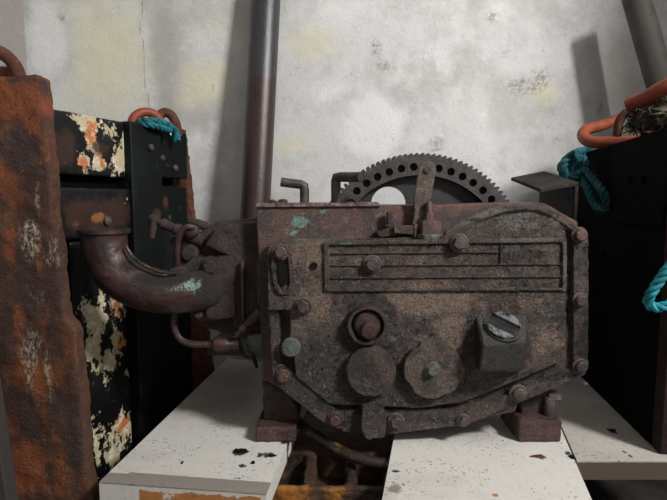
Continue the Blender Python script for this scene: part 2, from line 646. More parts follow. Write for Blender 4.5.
set_attr(o, 'mould', blobs(c, [(522, 88, 15, 9, 1), (540, 80, 10, 12, .8), (376, 48, 6, 10, .8), (386, 66, 10, 6, .75), (493, 17, 7, 7, .9), (505, 55, 16, 12, .4),
                               (437, 142, 8, 6, .85), (434, 150, 9, 3, .8), (453, 168, 25, 10, .5), (62, 18, 5, 4, .8), (555, 130, 14, 14, .4), (600, 108, 4, 8, .8), (147, 120, 8, 30, .4), (180, 40, 8, 30, .3)], WY))
ck = np.zeros(len(c), dtype=np.float32)
cpts = [P(a, b, WY) for a, b in [(142, -60), (143, 0), (140, 30), (145, 55), (144, 75), (148, 100), (150, 125), (148, 170)]]
for a, b in zip(cpts[:-1], cpts[1:]):
    ab = np.array([b.x - a.x, b.z - a.z]); L2 = (ab ** 2).sum()
    pa = np.stack([c[:, 0] - a.x, c[:, 2] - a.z], 1)
    t = np.clip((pa @ ab) / L2, 0, 1)
    d = np.sqrt(((pa - t[:, None] * ab) ** 2).sum(1))
    ck = np.maximum(ck, np.exp(-(d / .010) ** 2) * .62)
set_attr(o, 'crack', ck)

bm = bmesh.new()
box(bm, -1.8, 1.8, -1.6, WY, -.1, 0)
obj('floor', bm, M_floor)['kind'] = 'structure'
bm = bmesh.new()
box(bm, -1.9, -1.8, -1.6, WY, 0, 2.5)
obj('wall_left', bm, M_wall)['kind'] = 'structure'

bm = bmesh.new()
box(bm, 1.28, 1.46, .576, WY, 0, 2.5)
obj('shade_wall_right', bm, M_wall)['kind'] = 'structure'  # unseen wall, added to shade the right of the back wall
bm = bmesh.new()
box(bm, -1.9, 1.9, -1.2, WY + .12, 2.5, 2.6)
obj('unseen_ceiling', bm, M_wall)['kind'] = 'structure'  # out of view, added to cut the daylight from above

# ------------------------------------------------------------------ planks the gearbox sits on
PT = .255          # plank top
TH = .038


def plank(corners, label, z=PT, th=TH, sub=120):
    """corners: front-left, front-right, rear-right, rear-left ground points"""
    bm = bmesh.new()
    fl, fr, rr, rl = [Vector(c_) for c_ in corners]
    n, mm = 60, sub
    grid = [[fl.lerp(fr, i / n).lerp(rl.lerp(rr, i / n), j / mm) for i in range(n + 1)] for j in range(mm + 1)]
    top = [[bm.verts.new((p.x, p.y, z)) for p in row] for row in grid]
    kz = 6
    for j in range(mm):
        for i in range(n):
            bm.faces.new((top[j][i], top[j][i + 1], top[j + 1][i + 1], top[j + 1][i]))
    rim = [top[0][i] for i in range(n + 1)] + [top[j][n] for j in range(1, mm + 1)] + \
          [top[mm][i] for i in range(n - 1, -1, -1)] + [top[j][0] for j in range(mm - 1, 0, -1)]
    prev = rim
    for k in range(1, kz + 1):
        cur = [bm.verts.new((v.co.x, v.co.y, z - th * k / kz)) for v in rim]
        for i in range(len(rim)):
            j = (i + 1) % len(rim)
            bm.faces.new((prev[i], cur[i], cur[j], prev[j]))
        prev = cur
    bm.faces.new(prev)
    o = obj('plank', bm, M_plank)
    return tag(o, label, 'plank', 'whitewashed planks under the gearbox')


def zblobs(co, lst, z=PT):
    out = np.zeros(len(co), dtype=np.float32)
    for b in lst:
        px, py, rx, ry = b[:4]
        w = b[4] if len(b) > 4 else 1.0
        cc = PZ(px, py, z)
        ex = (PZ(px + rx, py, z) - cc).length
        ey = (PZ(px, py - ry, z) - cc).length
        d = ((co[:, 0] - cc.x) / ex) ** 2 + ((co[:, 1] - cc.y) / ey) ** 2
        out = np.maximum(out, w * np.exp(-d * .7))
    return out


fl, fr = PZ(99, 482, PT), PZ(266, 494, PT)
rl = PZ(213, 371, PT); rl = fl + (rl - fl) * 1.28
rr = PZ(291, 434, PT); rr = fr + (rr - fr) * 2.95
rr.y = min(rr.y, 1.56); rl.y = min(rl.y, 1.56)
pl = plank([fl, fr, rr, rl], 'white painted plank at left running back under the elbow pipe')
c = coords(pl)
topf = (c[:, 2] > PT - .004)
# darker front strip: measured along the plank from its sawn end
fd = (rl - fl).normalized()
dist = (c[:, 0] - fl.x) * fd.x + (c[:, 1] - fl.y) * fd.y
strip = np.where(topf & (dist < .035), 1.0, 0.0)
set_attr(pl, 'grime_and_strip', np.maximum(strip * .85, zblobs(c, [(225, 375, 40, 16, .35), (260, 470, 14, 6, .3)])))
set_attr(pl, 'black', zblobs(c, [(240, 452, 10, 4, .95), (265, 455, 18, 4, .7), (285, 442, 10, 4, .75), (243, 466, 6, 3, .75), (270, 462, 8, 5, .6), (240, 350, 8, 6, .6), (182, 465, 3, 3, .6), (240, 478, 16, 4, .55)]))
set_attr(pl, 'dull', np.clip(.12 + .55 * (dist - .22) / .12, .1, .6))  # gearbox shadow painted over the rear of the plank
fxs = (c[:, 2] < PT - .004)
u = (c[:, 0] - fl.x) / (fr.x - fl.x)
set_attr(pl, 'wood', np.where(fxs & (u > .24) & (u < .97) & (dist < .05), np.where(c[:, 2] > PT - .012, .45, .62), 0))

a0, a1 = PZ(395, 432, PT), PZ(382, 500, PT)
b0, b1 = PZ(565, 438, PT), PZ(592, 500, PT)
mfl = a0 + (a1 - a0) * 1.35; mrl = a1 + (a0 - a1) * 2.8
mfr = b0 + (b1 - b0) * 1.3; mrr = b1 + (b0 - b1) * 2.85
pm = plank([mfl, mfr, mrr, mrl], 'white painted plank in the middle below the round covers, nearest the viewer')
c = coords(pm)
set_attr(pm, 'grime_and_strip', zblobs(c, [(395, 488, 14, 9, .6), (560, 470, 20, 14, .35), (420, 440, 50, 10, .4), (500, 480, 30, 8, .3)]))
set_attr(pm, 'black', zblobs(c, [(540, 457, 9, 3, .8), (570, 455, 5, 5, .8), (395, 471, 9, 2, .8), (470, 490, 30, 3, .45), (520, 472, 20, 4, .4), (445, 470, 30, 8, .35)]))
set_attr(pm, 'dull', np.maximum(.12, zblobs(c, [(450, 432, 90, 10, .5), (388, 500, 10, 20, .45)])))  # wide blob paints the shade under the gearbox
set_attr(pm, 'wood', zblobs(c, [(495, 495, 4, 2, .8)]))

q = PZ(576, 461, PT)
qfl = Vector((b0.x + (b1.x - b0.x) * ((q.y - b0.y) / (b1.y - b0.y)) + .004, q.y, PT))
qfr = PZ(700, 472, PT)
qfr = Vector((.84, q.y + .0, PT))
qrr = Vector((.80, 1.33, PT)); t = (1.33 - b0.y) / (b1.y - b0.y)
qrl = Vector((b0.x + (b1.x - b0.x) * t + .004, 1.33, PT))
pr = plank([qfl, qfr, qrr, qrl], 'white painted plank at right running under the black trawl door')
c = coords(pr)
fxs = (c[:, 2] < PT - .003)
set_attr(pr, 'grime_and_strip', np.maximum(np.where(fxs, .95, 0), zblobs(c, [(640, 445, 30, 8, .35), (600, 410, 20, 20, .3)])))
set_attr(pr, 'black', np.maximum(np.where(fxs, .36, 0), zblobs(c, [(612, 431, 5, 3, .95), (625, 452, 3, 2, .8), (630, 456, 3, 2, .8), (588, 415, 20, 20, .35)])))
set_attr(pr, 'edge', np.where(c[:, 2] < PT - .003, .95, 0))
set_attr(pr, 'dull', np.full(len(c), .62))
set_attr(pr, 'wood', np.zeros(len(c)))

# rusty block the planks bear on
BT = PT - TH - .001
bm = bmesh.new()
by0, by1 = .90, 1.30
box(bm, -.30, .42, by0, by1, .02, BT - .055)
# front lip, rear bed and ribs leave three pockets in the top
box(bm, -.30, .42, by0, PZ(330, 484, BT).y, .02, BT)
yr = PZ(330, 452, BT).y
box(bm, -.30, .42, yr, by1, .02, BT)
for pxa, pxb in ((-100, 268), (304, 316), (346, 356), (384, 900)):
    xa = max(-.30, PZ(pxa, 470, BT).x); xb = min(.42, PZ(pxb, 470, BT).x)
    box(bm, xa, xb, by0 + .01, yr + .02, .02, BT - .004)
ub = obj('engine_block', bm, M_rustblock)
cast(ub, .0045, ((.010, .03), (.005, .012)), 2)
c = coords(ub)
set_attr(ub, 'orange', np.maximum(zblobs(c, [(290, 492, 24, 8, 1), (335, 490, 24, 8, .6), (378, 478, 14, 8, .7), (311, 468, 5, 14, .4)], BT), np.where(c[:, 2] < BT - .04, .35, 0)))
tag(ub, 'rusty cast engine block with square pockets lying under the planks', 'engine block')
bm = bmesh.new()
tube(bm, spline([P(285, 408, 1.12), P(305, 428, 1.06), PZ(325, 441, .242), PZ(352, 456, .236), PZ(385, 464, .233), PZ(415, 465, .232)], 8), S(6, .95), 14)
pp_ = obj('bent_pipe', bm, dirty('dark_bent_pipe', '#2b2320', '#1a1614', '#9a7c52', (.3, .6), .4, .0015, .5, .5, '#7d5c34'))  # gold-brown extra colour paints in the highlight on the pipe
tag(pp_, 'dark bent pipe curving out from below the gearbox above the rusty block', 'pipe')

# ------------------------------------------------------------------ GEARBOX
Y0 = 1.0
G = thing('marine_gearbox', (.17, 1.1, PT), 'oil-caked brown marine gearbox with ring gear, standing on white planks', 'gearbox')

# body
bm = bmesh.new()
prism(bm, [(256, 206), (440, 205), (500, 203), (545, 203), (578, 222), (578, 360), (520, 402), (420, 416), (330, 416), (262, 380)], 1.035, 1.17)
body = obj('housing', bm, M_body, G)
cast(body, .003, ((.003, .02), (.0016, .007)), 2)
c = coords(body)
set_attr(body, 'teal', blobs(c, [(300, 222, 13, 9, .8), (292, 232, 8, 6, .75), (322, 211, 8, 3, .75), (285, 240, 5, 4, .6), (312, 228, 18, 10, .4)], 1.035))
set_attr(body, 'oil_and_shade', blobs(c, [(264, 300, 8, 80, .7), (400, 232, 40, 8, .7), (470, 220, 50, 14, .65), (300, 410, 60, 20, .8), (262, 250, 6, 40, .5)], 1.035))  # lower-left blob paints in the shade below the cover
bm = bmesh.new()
prism(bm, [(256, 203.5), (300, 202.5), (345, 203), (378, 202), (381, 206), (256, 207)], 1.03, 1.172)
tag(obj('top_gasket', bm, dirty('pale_edged_gasket', '#75665f', '#4c2e28', '#cfc8be', (.4, .7), .4, .002, 2, .7), G), 'pale worn gasket edge')

# cover
bm = bmesh.new()
outer = [(270, 243), (296, 240), (330, 240), (430, 237), (448, 231), (470, 219), (495, 209), (520, 205), (543, 207), (562, 216), (575, 226), (586, 232),
         (588, 240), (587, 362), (577, 373), (520, 398), (516, 412), (465, 424), (428, 429), (385, 436), (340, 432), (326, 424), (276, 383), (271, 370)]
prism(bm, outer, 1.002, 1.04, 1.0)
panel = [(268, 246), (430, 240), (452, 233), (480, 219), (505, 210), (530, 208), (552, 216), (566, 232), (566, 359), (520, 379), (463, 402), (420, 408), (330, 404), (296, 376),
         (293, 346), (290, 338), (290, 310), (268, 310)]
prism(bm, panel, .984, 1.01, .985)
# bolted rims
prism(bm, [(573, 226), (588, 232), (588, 362), (580, 371), (573, 366)], .992, 1.01, .995)
prism(bm, [(588, 360), (584, 374), (467, 424), (461, 416), (463, 412)], .990, 1.01, .995)
prism(bm, [(272, 366), (283, 364), (341, 412), (340, 428), (328, 426), (274, 382)], .988, 1.01, .995)
prism(bm, [(269, 306), (279, 306), (281, 372), (272, 374)], .994, 1.01, .995)
prism(bm, [(340, 410), (468, 408), (466, 424), (428, 429), (388, 434), (342, 431)], .992, 1.01, .995)
# lug under the round boss
prism(bm, [(362, 404), (383, 403), (386, 420), (384, 436), (366, 438), (361, 428)], .972, 1.01, .98)
# rounded ridge over the hump
tube(bm, spline([P(446, 235, .99), P(470, 222, .985), P(495, 212, .982), P(520, 207, .982), P(543, 210, .984), P(563, 222, .988), P(578, 232, .993)], 6), S(3.4, 1), 10)
tube(bm, spline([P(434, 238, 1.0), P(458, 228, 1.0), P(478, 219, 1.0), P(492, 210, 1.005)], 6), S(3, 1), 8)
cov = obj('front_cover', bm, M_crust, G)
cast(cov, .0021, ((.0035, .022), (.0022, .006)), 2)
c = coords(cov)
tan = blobs(c, [(310, 255, 30, 26, .8), (315, 300, 30, 34, .75), (300, 330, 18, 22, .6), (430, 300, 60, 20, .95), (450, 330, 24, 30, .8), (400, 262, 70, 20, .5), (530, 300, 40, 14, .55),
                (500, 265, 60, 20, .45), (545, 340, 22, 24, .7), (430, 340, 30, 10, .6)], .985)
oil_and_shade = blobs(c, [(372, 322, 26, 34, 1), (335, 362, 36, 24, 1), (360, 350, 34, 30, 1), (380, 396, 110, 20, 1), (470, 392, 40, 16, .95), (440, 385, 40, 20, .9), (470, 345, 9, 36, .95), (285, 385, 26, 30, .9), (572, 300, 5, 70, .6),
                (540, 376, 40, 9, .8), (440, 243, 16, 7, .8), (282, 290, 4, 20, .6), (430, 420, 60, 8, .6), (530, 335, 8, 30, .5), (400, 352, 10, 30, .8), (505, 390, 30, 10, .7)], .985)  # oil, plus the selector block's shadow painted along its left side
set_attr(cov, 'tan', tan)
set_attr(cov, 'oil_and_shade', oil_and_shade)
set_attr(cov, 'dust', blobs(c, [(500, 214, 45, 6, 1), (470, 224, 14, 4, .9), (560, 222, 12, 8, .8), (520, 224, 40, 10, .7), (540, 240, 30, 10, .5), (540, 270, 25, 20, .5), (330, 265, 4, 30, .5), (580, 290, 8, 60, .5), (550, 310, 10, 10, .6)], .985))
set_attr(cov, 'teal', blobs(c, [(340, 244, 10, 3, .55), (300, 240, 14, 4, .6)], .985))

# name plate cast on the cover
bm = bmesh.new()
yp = .983


def strip(bm, a, b, w, y0=.9785, y1=.99):
    A, B = P(a[0], a[1], yp), P(b[0], b[1], yp)
    d = (B - A); n = Vector((-d.z, 0, d.x)).normalized() * S(w, yp) * .5
    q_ = [A - n, B - n, B + n, A + n]
    hexa(bm, [(p.x, y0, p.z) for p in q_], [(p.x, y1, p.z) for p in q_])


for a, b, w in (((324, 243), (565, 240), 4.2), ((326, 242), (327, 291), 4.2), ((324, 290), (566, 289), 2.6), ((564, 239), (564, 291), 4.2)):
    strip(bm, a, b, w)
rim = obj('nameplate', bm, M_crust, G)
cast(rim, .0018, ((.0022, .008),), 1)
c = coords(rim)
set_attr(rim, 'tan', np.full(len(c), .35)); set_attr(rim, 'oil_and_shade', np.zeros(len(c)))
set_attr(rim, 'dust', blobs(c, [(530, 241, 50, 8, .8), (564, 265, 8, 30, .7), (440, 289, 120, 5, .5), (326, 265, 6, 30, .4)], yp)); set_attr(rim, 'teal', blobs(c, [(345, 244, 12, 3, .7)], yp))
tag(rim, 'raised cast frame of the nameplate with ruled lines')
bm = bmesh.new()
for yy in (252.5, 264.5, 277):
    x1 = 562 if yy > 260 else 499
    strip(bm, (331, yy + .8), (x1, yy - .6), 1.3, .9806, .99)
strip(bm, (501, 243), (501, 264), 1.3, .9806, .99)
rl_ = obj('ruled_line', bm, M_crust, rim, bevel=.0006)
bm = bmesh.new()     # worn, unreadable remains of raised characters
for (a, b) in (((510, 251), (510, 259)), ((510, 259), (515, 259)), ((519, 250), (519, 257)), ((525, 252), (525, 259)), ((536, 256), (542, 258)), ((540, 250), (544, 254))):
    strip(bm, a, b, 1.5, .9826, .99)
obj('worn_lettering', bm, M_crust, rim, bevel=.0006)

# slotted lug at the upper left
bm = bmesh.new()
sl = [(274, 250), (278, 246), (285, 247), (289, 254), (291, 270), (292, 284), (288, 292), (281, 293), (276, 286), (273, 268), (274, 250)]
tube(bm, [P(a, b, .983) for a, b in sl] + [P(274, 250, .983)], S(2.6, 1), 8)
lug = obj('slotted_lug', bm, M_crust, G)
cast(lug, .002, ((.002, .008),), 1)
for nm, v in (('tan', .2), ('oil_and_shade', .45), ('dust', .2), ('teal', 0)): set_attr(lug, nm, np.full(len(lug.data.vertices), v))
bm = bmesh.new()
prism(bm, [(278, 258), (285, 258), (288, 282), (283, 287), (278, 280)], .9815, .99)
obj('slot_shadow_recess', bm, M_black, lug).name = 'slot_shade'  # black plate painting the shade inside the slot
hexbolt('bolt', P(281, 252, .982), S(6, 1), .012, M_boltred, lug, seg=8)
# small drilled hole, its dark inside painted as a black disc
bm = bmesh.new()
lathe(bm, P(314, 266, .9805), (0, 1, 0), [(S(3.6, 1), 0), (S(3.6, 1), .006), (0, .006)], 16)
obj('dark_hole_disc', bm, M_black, G)

BL = [(303, 306, .982, 6.6, M_bolt), (372, 264, .981, 6.6, M_bolt), (459, 243, .978, 6.8, M_bolt), (579, 235, .99, 5.8, M_boltred), (579.5, 300, .99, 5.6, M_bolt),
      (580, 366, .988, 5.8, M_bolt), (518, 393, .988, 6.6, M_bolt), (463, 420, .99, 5.0, M_bolt), (396, 421, .988, 6.4, M_bolt), (335, 419, .986, 5.8, M_boltred), (283, 376, .986, 5.2, M_boltred)]
for px, py, yy, r_, mt in BL:
    b_ = hexbolt('bolt', P(px, py, yy), S(r_, 1), .012, mt, G, seg=R.choice((6, 8, 10)))

# round greenish blanking disc
bm = bmesh.new()
lathe(bm, P(291, 347, .985), (0, -1, 0), [(S(10, 1), -.01), (S(10, 1), .004), (S(8.6, 1), .007), (0, .008)], 24)
tag(obj('blanking_disc', bm, M_green, G), 'small grey green round disc')

# filler neck with plug
fc = P(367, 324, .983)
bm = bmesh.new()
r1 = S(20, 1)
lathe(bm, fc, (0, -1, 0), [(r1 * 1.06, -.012), (r1 * 1.02, .010), (r1 * .96, .016), (r1 * .84, .016), (r1 * .80, .012), (r1 * .78, -.006), (0, -.006)], 40, 0, .012)
fn = obj('filler_neck', bm, M_gear, G)
bm = bmesh.new()
lathe(bm, fc + Vector((.001, 0, -.001)), (0, -1, 0), [(r1 * .70, -.008), (r1 * .70, .006), (r1 * .6, .010), (0, .011)], 30)
lathe(bm, fc + Vector((.003, 0, -.009)), (0, -1, 0), [(r1 * .46, .006), (r1 * .44, .020), (r1 * .36, .025), (0, .026)], 16)
tag(obj('plug', bm, M_plug, fn), 'rust red screw plug')
# pebbled boss
bm = bmesh.new()
rb = S(25.5, 1)
lathe(bm, P(370, 370, .984), (0, -1, 0), [(rb * 1.02, -.012), (rb, .012), (rb * .93, .018), (rb * .55, .021), (0, .022)], 48)
boss = obj('round_boss', bm, M_disc, G)
cast(boss, .002, ((.004, .008), (.003, .02)), 1)
tag(boss, 'round pebble-crusted boss below the filler neck')
# inspection cover with notched edge
bm = bmesh.new()
rc = S(29.5, 1)
cc = P(432, 368, .984)
ring = []
for k in range(72):
    a = 2 * math.pi * k / 72
    rr_ = rc
    if abs(((a - 3.75 + math.pi) % (2 * math.pi)) - math.pi) < .22: rr_ *= .93
    if abs(((a - 5.1 + math.pi) % (2 * math.pi)) - math.pi) < .18: rr_ *= .95
    if abs(((a - 2.2 + math.pi) % (2 * math.pi)) - math.pi) < .15: rr_ *= .95
    ring.append((cc.x + math.cos(a) * rr_, cc.z + math.sin(a) * rr_))
hexa(bm, [(x, .968, z) for x, z in ring], [(x, .99, z) for x, z in ring])
ic = obj('inspection_cover', bm, M_cover, G, bevel=0)
cast(ic, .002, ((.0025, .012), (.0016, .006)), 2)
tag(ic, 'round notched inspection cover')
bm = bmesh.new()
bmc = P(432, 369, .968)
s_ = S(5.2, 1)
lathe(bm, bmc, (0, -1, 0), [(s_ * 1.5, -.004), (s_ * 1.5, .002), (s_ * 1.35, .004)], 20)
lathe(bm, bmc, (0, -1, 0), [(s_ * 1.2, -.004), (s_ * 1.15, .010), (s_ * .95, .013), (0, .0135)], 6, .5)
tag(obj('center_bolt', bm, M_green, ic), 'grey green hexagon bolt')

# selector block: sloping top face with an oval slotted screw
bm = bmesh.new()
fr_ = [P(478, 372, .935), P(522, 371, .935), P(527, 340, .935), P(483, 344, .928)]
bt = [P(476, 369, .99), P(524, 370, .99), P(527, 312, .99), P(474, 314, .99)]
vb = [bm.verts.new(p) for p in bt]
vt = [bm.verts.new(p) for p in fr_]
# sloped facet from the top edge of the back to the top edge of the front
bm.faces.new(vt); bm.faces.new(vb[::-1])
for i in range(4): bm.faces.new((vb[i], vb[(i + 1) % 4], vt[(i + 1) % 4], vt[i]))
sel = obj('selector_block', bm, M_selector, G, bevel=.006, seg=3)
tag(sel, 'dark oily block with a sloping top facet')
n_ = (fr_[2] - fr_[3]).cross(bt[3] - fr_[3]).normalized()
if n_.y > 0: n_ = -n_
cen = (fr_[2] + fr_[3] + bt[2] + bt[3]) / 4 + n_ * .001
ux = (fr_[2] - fr_[3]).normalized(); uy = n_.cross(ux)
bm = bmesh.new()
ra, rb2 = S(17.5, .96), S(18, .96)
# two half discs either side of the slot, and the slot floor
ang0 = math.radians(-44)
ex = (ux * math.cos(ang0) + uy * math.sin(ang0)); ey = n_.cross(ex)
if ex.z > 0 and ex.x > 0: pass
for sgn in (1, -1):
    pts = []
    for k in range(19):
        a = math.radians(27 + (180 - 54) * k / 18)
        pts.append(cen + ex * math.cos(a) * ra + ey * sgn * math.sin(a) * ra)
    hexa(bm, [p - n_ * .003 for p in pts], [p + n_ * .008 for p in pts])
sc = obj('slotted_screw', bm, M_screw, sel, bevel=.0015)
tag(sc, 'bright scraped slotted screw head')
bm = bmesh.new()
lathe(bm, cen, n_, [(ra * .97, -.003), (ra * .97, .002), (0, .002)], 28)
lathe(bm, cen, n_, [(ra * 1.12, -.004), (ra * 1.1, .0015), (ra * 1.0, .002)], 28)
obj('screw_slot', bm, M_selector, sc)

# feet
bm = bmesh.new()
zf = PT + .0005


def pad(bm, pxl, pxr, yf, yb, ztop):
    xl, xr = P(pxl, 430, yf).x, P(pxr, 430, yf).x
    box(bm, xl, xr, yf, yb, zf, ztop)
    return xl, xr


feet = []
for (pl_, pr__, zt_, brk) in ((256, 296, .032, [(262, 380), (292, 392), (300, 420), (264, 420)]), (519, 562, .047, [(520, 392), (552, 384), (558, 418), (522, 420)])):
    lft = bmesh.new()
    pad(lft, pl_, pr__, 1.0, 1.12, zf + zt_)
    fo = obj('foot', lft, M_foot, G)
    cast(fo, .003, ((.006, .02),), 3)
    lft = bmesh.new()
    prism(lft, brk, 1.035, 1.11)
    fb = obj('foot_bracket', lft, M_block, fo)  # dark casting colour paints in the shadow under the gearbox
    cast(fb, .003, ((.006, .02),), 3)
    feet.append(fo)
fo2 = feet[1]
bm = bmesh.new()
lathe(bm, P(549, 404, 1.03), (0, 0, 1), [(S(6, 1), -.05), (S(6, 1), .012), (S(5, 1), .016), (0, .016)], 12)
lathe(bm, P(556, 397, 1.04), (1, 0, 0), [(S(8, 1), -.02), (S(8, 1), .004), (S(6, 1), .007), (0, .007)], 8)
obj('foot_bolt', bm, M_bolt, fo2)

# ---- ring gear
YG = 1.195
gc = P(419, 262, YG)
gr_ = S(108.5, YG)


def curve_plate(name, loops, y0, y1, mat, parent, bev=0):
    cu = bpy.data.curves.new(name, 'CURVE')
    cu.dimensions = '2D'
    cu.fill_mode = 'BOTH'
    cu.extrude = (y1 - y0) / 2
    for lp in loops:
        sp_ = cu.splines.new('POLY')
        sp_.points.add(len(lp) - 1)
        for i_, (x, z) in enumerate(lp): sp_.points[i_].co = (x, z, 0, 1)
        sp_.use_cyclic_u = True
    tmp = bpy.data.objects.new('tmp', cu)
    COL.objects.link(tmp)
    dg = bpy.context.evaluated_depsgraph_get()
    dg.update()
    me = bpy.data.meshes.new_from_object(tmp.evaluated_get(dg))
    bpy.data.objects.remove(tmp)
    bm = bmesh.new()
    bm.from_mesh(me)
    for v in bm.verts: v.co = Vector((v.co.x, (y0 + y1) / 2 - v.co.z, v.co.y))
    bmesh.ops.remove_doubles(bm, verts=bm.verts[:], dist=1e-5)
    return obj(name, bm, mat, parent, bevel=bev)


def circ(cx, cz, r, n=24): return [(cx + r * math.cos(2 * math.pi * k / n), cz + r * math.sin(2 * math.pi * k / n)) for k in range(n)]


teeth = []
NT = 120
for k in range(NT):
    for da, rr_ in ((.0, .965), (.28, .968), (.42, .995), (.5, 1.0), (.72, 1.0), (.8, .995), (.95, .968)):
        a = 2 * math.pi * (k + da) / NT
        teeth.append((gc.x + gr_ * rr_ * math.cos(a), gc.z + gr_ * rr_ * math.sin(a)))
holes = [circ(gc.x + gr_ * .875 * math.cos(math.radians(a)), gc.z + gr_ * .875 * math.sin(math.radians(a)), gr_ * .036, 14) for a in np.arange(4, 364, 7.5)]
gear = curve_plate('ring_gear', [teeth, circ(gc.x, gc.z, gr_ * .80, 96)] + holes, YG, YG + .045, M_gear, G, .0012)
web = curve_plate('gear_web', [circ(gc.x, gc.z, gr_ * .945, 96)] + [circ(gc.x + gr_ * .6 * math.cos(math.radians(a)), gc.z + gr_ * .6 * math.sin(math.radians(a)), gr_ * .165, 40)
                                                                    for a in (117.5, 189.5, 261.5, 333.5)], YG + .024, YG + .038, M_web, gear, .001)
bm = bmesh.new()
lathe(bm, (gc.x, YG + .05, gc.z), (0, -1, 0), [(.05, 0), (.05, .075)], 32)
obj('gear_shaft', bm, M_gear, gear)

# flat lever in front of the gear
bm = bmesh.new()
la, lb = P(427, 170, 1.022), P(415, 238, 1.022)
dd = (lb - la).normalized(); nn = Vector((-dd.z, 0, dd.x))
w1, w2 = S(8.5, 1.02), S(5.5, 1.02)
pts = []
for k in range(13):
    a = math.pi * k / 12
    pts.append(la + nn * math.cos(a) * w1 - dd * math.sin(a) * w1)
pts += [la - nn * w1 + dd * .06, la - nn * w2 + dd * .085, lb - nn * w2, lb + nn * w2, la + nn * w2 + dd * .085, la + nn * w1 + dd * .06]
hexa(bm, [Vector((p.x, 1.016, p.z)) for p in pts], [Vector((p.x, 1.024, p.z)) for p in pts])
lev = obj('lever', bm, dirty('mottled_brown_lever', '#5d4b42', '#45332d', '#9c8d80', (.4, .7), .7, .0025, 2, .5), G, bevel=.0015)
bm = bmesh.new()
lathe(bm, la + Vector((0, -.008, 0)), (0, -1, 0), [(S(3.4, 1), 0), (S(3.4, 1), .001), (0, .001)], 16)
obj('pivot_hole', bm, M_gear, lev)
# clamp rod and dark lug on the body front
bm = bmesh.new()
tube(bm, [P(389.5, 212, 1.022), P(389.5, 232, 1.022)], S(3.2, 1.02), 10)
lathe(bm, P(389.5, 226, 1.022), (0, -.2, 1), [(S(5.5, 1), -.006), (S(5.5, 1), .004)], 6)
prism(bm, [(376, 232), (390, 228), (417, 226), (417, 234), (398, 235), (380, 238)], 1.008, 1.04)
obj('clamp_bracket', bm, M_block, G, bevel=.0015)
bm = bmesh.new()
prism(bm, [(394, 225.5), (414, 225.5), (416, 235), (394, 233)], 1.000, 1.009)
prism(bm, [(414, 224), (418, 224), (417, 238), (414, 238)], .998, 1.01)
obj('clamp_plate', bm, M_redlead, G, bevel=.001)
# relief valve
bm = bmesh.new()
vc = P(429, 236, 1.005)
ax = Vector((.0, .05, 1))
lathe(bm, vc, ax, [(S(13, 1), -.012), (S(14, 1), 0), (S(14, 1), .004)], 12)
rv = obj('valve_base', bm, M_green, G)
cast(rv, .0022, ((.005, .012),), 1)
bm = bmesh.new()
lathe(bm, vc, ax, [(S(12, 1), .004), (S(12, 1), .026), (S(10, 1), .031), (S(6, 1), .032), (S(5, 1), .036), (S(4.5, 1), .046)], 6, .3)
lathe(bm, vc, ax, [(S(3.2, 1), .03), (S(3.2, 1), .066), (S(2, 1), .070), (0, .070)], 12)
obj('relief_valve', bm, M_redlead, rv, bevel=.001)

# two cranked outlet pipes on top
def outlet(path, r, lab=None):
    bm = bmesh.new()
    pts = [P(*p) for p in path]
    tube(bm, pts, r, 16, cap=False)
    tube(bm, [pts[0] * 1.0, pts[0] + (pts[1] - pts[0]).normalized() * .02], r * .8, 16, cap=False)
    # dark inner wall: reversed tube closed at depth
    d = (pts[1] - pts[0]).normalized()
    lathe(bm, pts[0], d, [(r, 0), (r * .78, 0), (r * .78, .022), (0, .022)], 16)
    return obj('outlet_pipe', bm, M_tubesteel, G)


rp = S(4.6, 1.1)
op = outlet([(281, 182, 1.10), (301, 184.5, 1.10), (304, 186, 1.10), (304.5, 190, 1.10), (304.5, 206, 1.10)], rp)
op2 = outlet([(361, 177, 1.04), (340, 177, 1.09), (336.5, 177.5, 1.10), (335.8, 181, 1.10), (336, 206, 1.10)], rp * 1.05)
# little screw heads near the first pipe, and debris by the second
for px, py, r_ in ((272, 200.5, 4), (283, 200, 5), (276, 202, 7)):
    bm = bmesh.new()
    lathe(bm, P(px, py + 3, 1.09), (0, 0, 1), [(S(r_, 1.09), 0), (S(r_ * .9, 1.09), .007), (0, .009)], 8)
    obj('cap_nut', bm, M_block, G)
bm = bmesh.new()
lathe(bm, P(349, 205, 1.07), (0, -.1, 1), [(S(8, 1), -.002), (S(7, 1), .004), (S(4, 1), .007), (0, .007)], 12)
tube(bm, spline([P(342, 203, 1.07), P(347, 199, 1.065), P(353, 199, 1.06), P(357, 203, 1.06)], 4), S(2.2, 1), 8)
nk = obj('top_clamp', bm, M_block, G)

# guard plate at the upper right: angle iron running back
bm = bmesh.new()
xr_, xl_ = .541, .457
A = [Vector((xl_, 1.12, P(539, 189, 1.12).z)), Vector((xr_, 1.12, P(577, 182, 1.12).z)), Vector((xr_, 1.31, P(537, 171, 1.31).z)), Vector((xl_, 1.31, P(507, 177.5, 1.31).z))]
th = Vector((0, 0, .008))
hexa(bm, [p - th for p in A], A)
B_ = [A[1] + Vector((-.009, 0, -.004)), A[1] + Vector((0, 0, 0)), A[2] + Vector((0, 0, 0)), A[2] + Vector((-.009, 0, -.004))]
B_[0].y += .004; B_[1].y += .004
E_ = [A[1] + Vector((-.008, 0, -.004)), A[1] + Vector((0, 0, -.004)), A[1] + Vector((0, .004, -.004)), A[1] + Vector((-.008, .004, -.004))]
hexa(bm, [Vector((p.x, p.y, .67)) for p in E_], E_)
tag(obj('guard_plate', bm, M_flap, G, bevel=.0015), 'grey folded steel guard')
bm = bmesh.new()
hexa(bm, [Vector((p.x, p.y, .67)) for p in B_], B_)  # black paints the shaded side of the guard along with its oil
tag(obj('guard_flange', bm, M_black, G), 'oily side of the folded guard, its shade painted black')

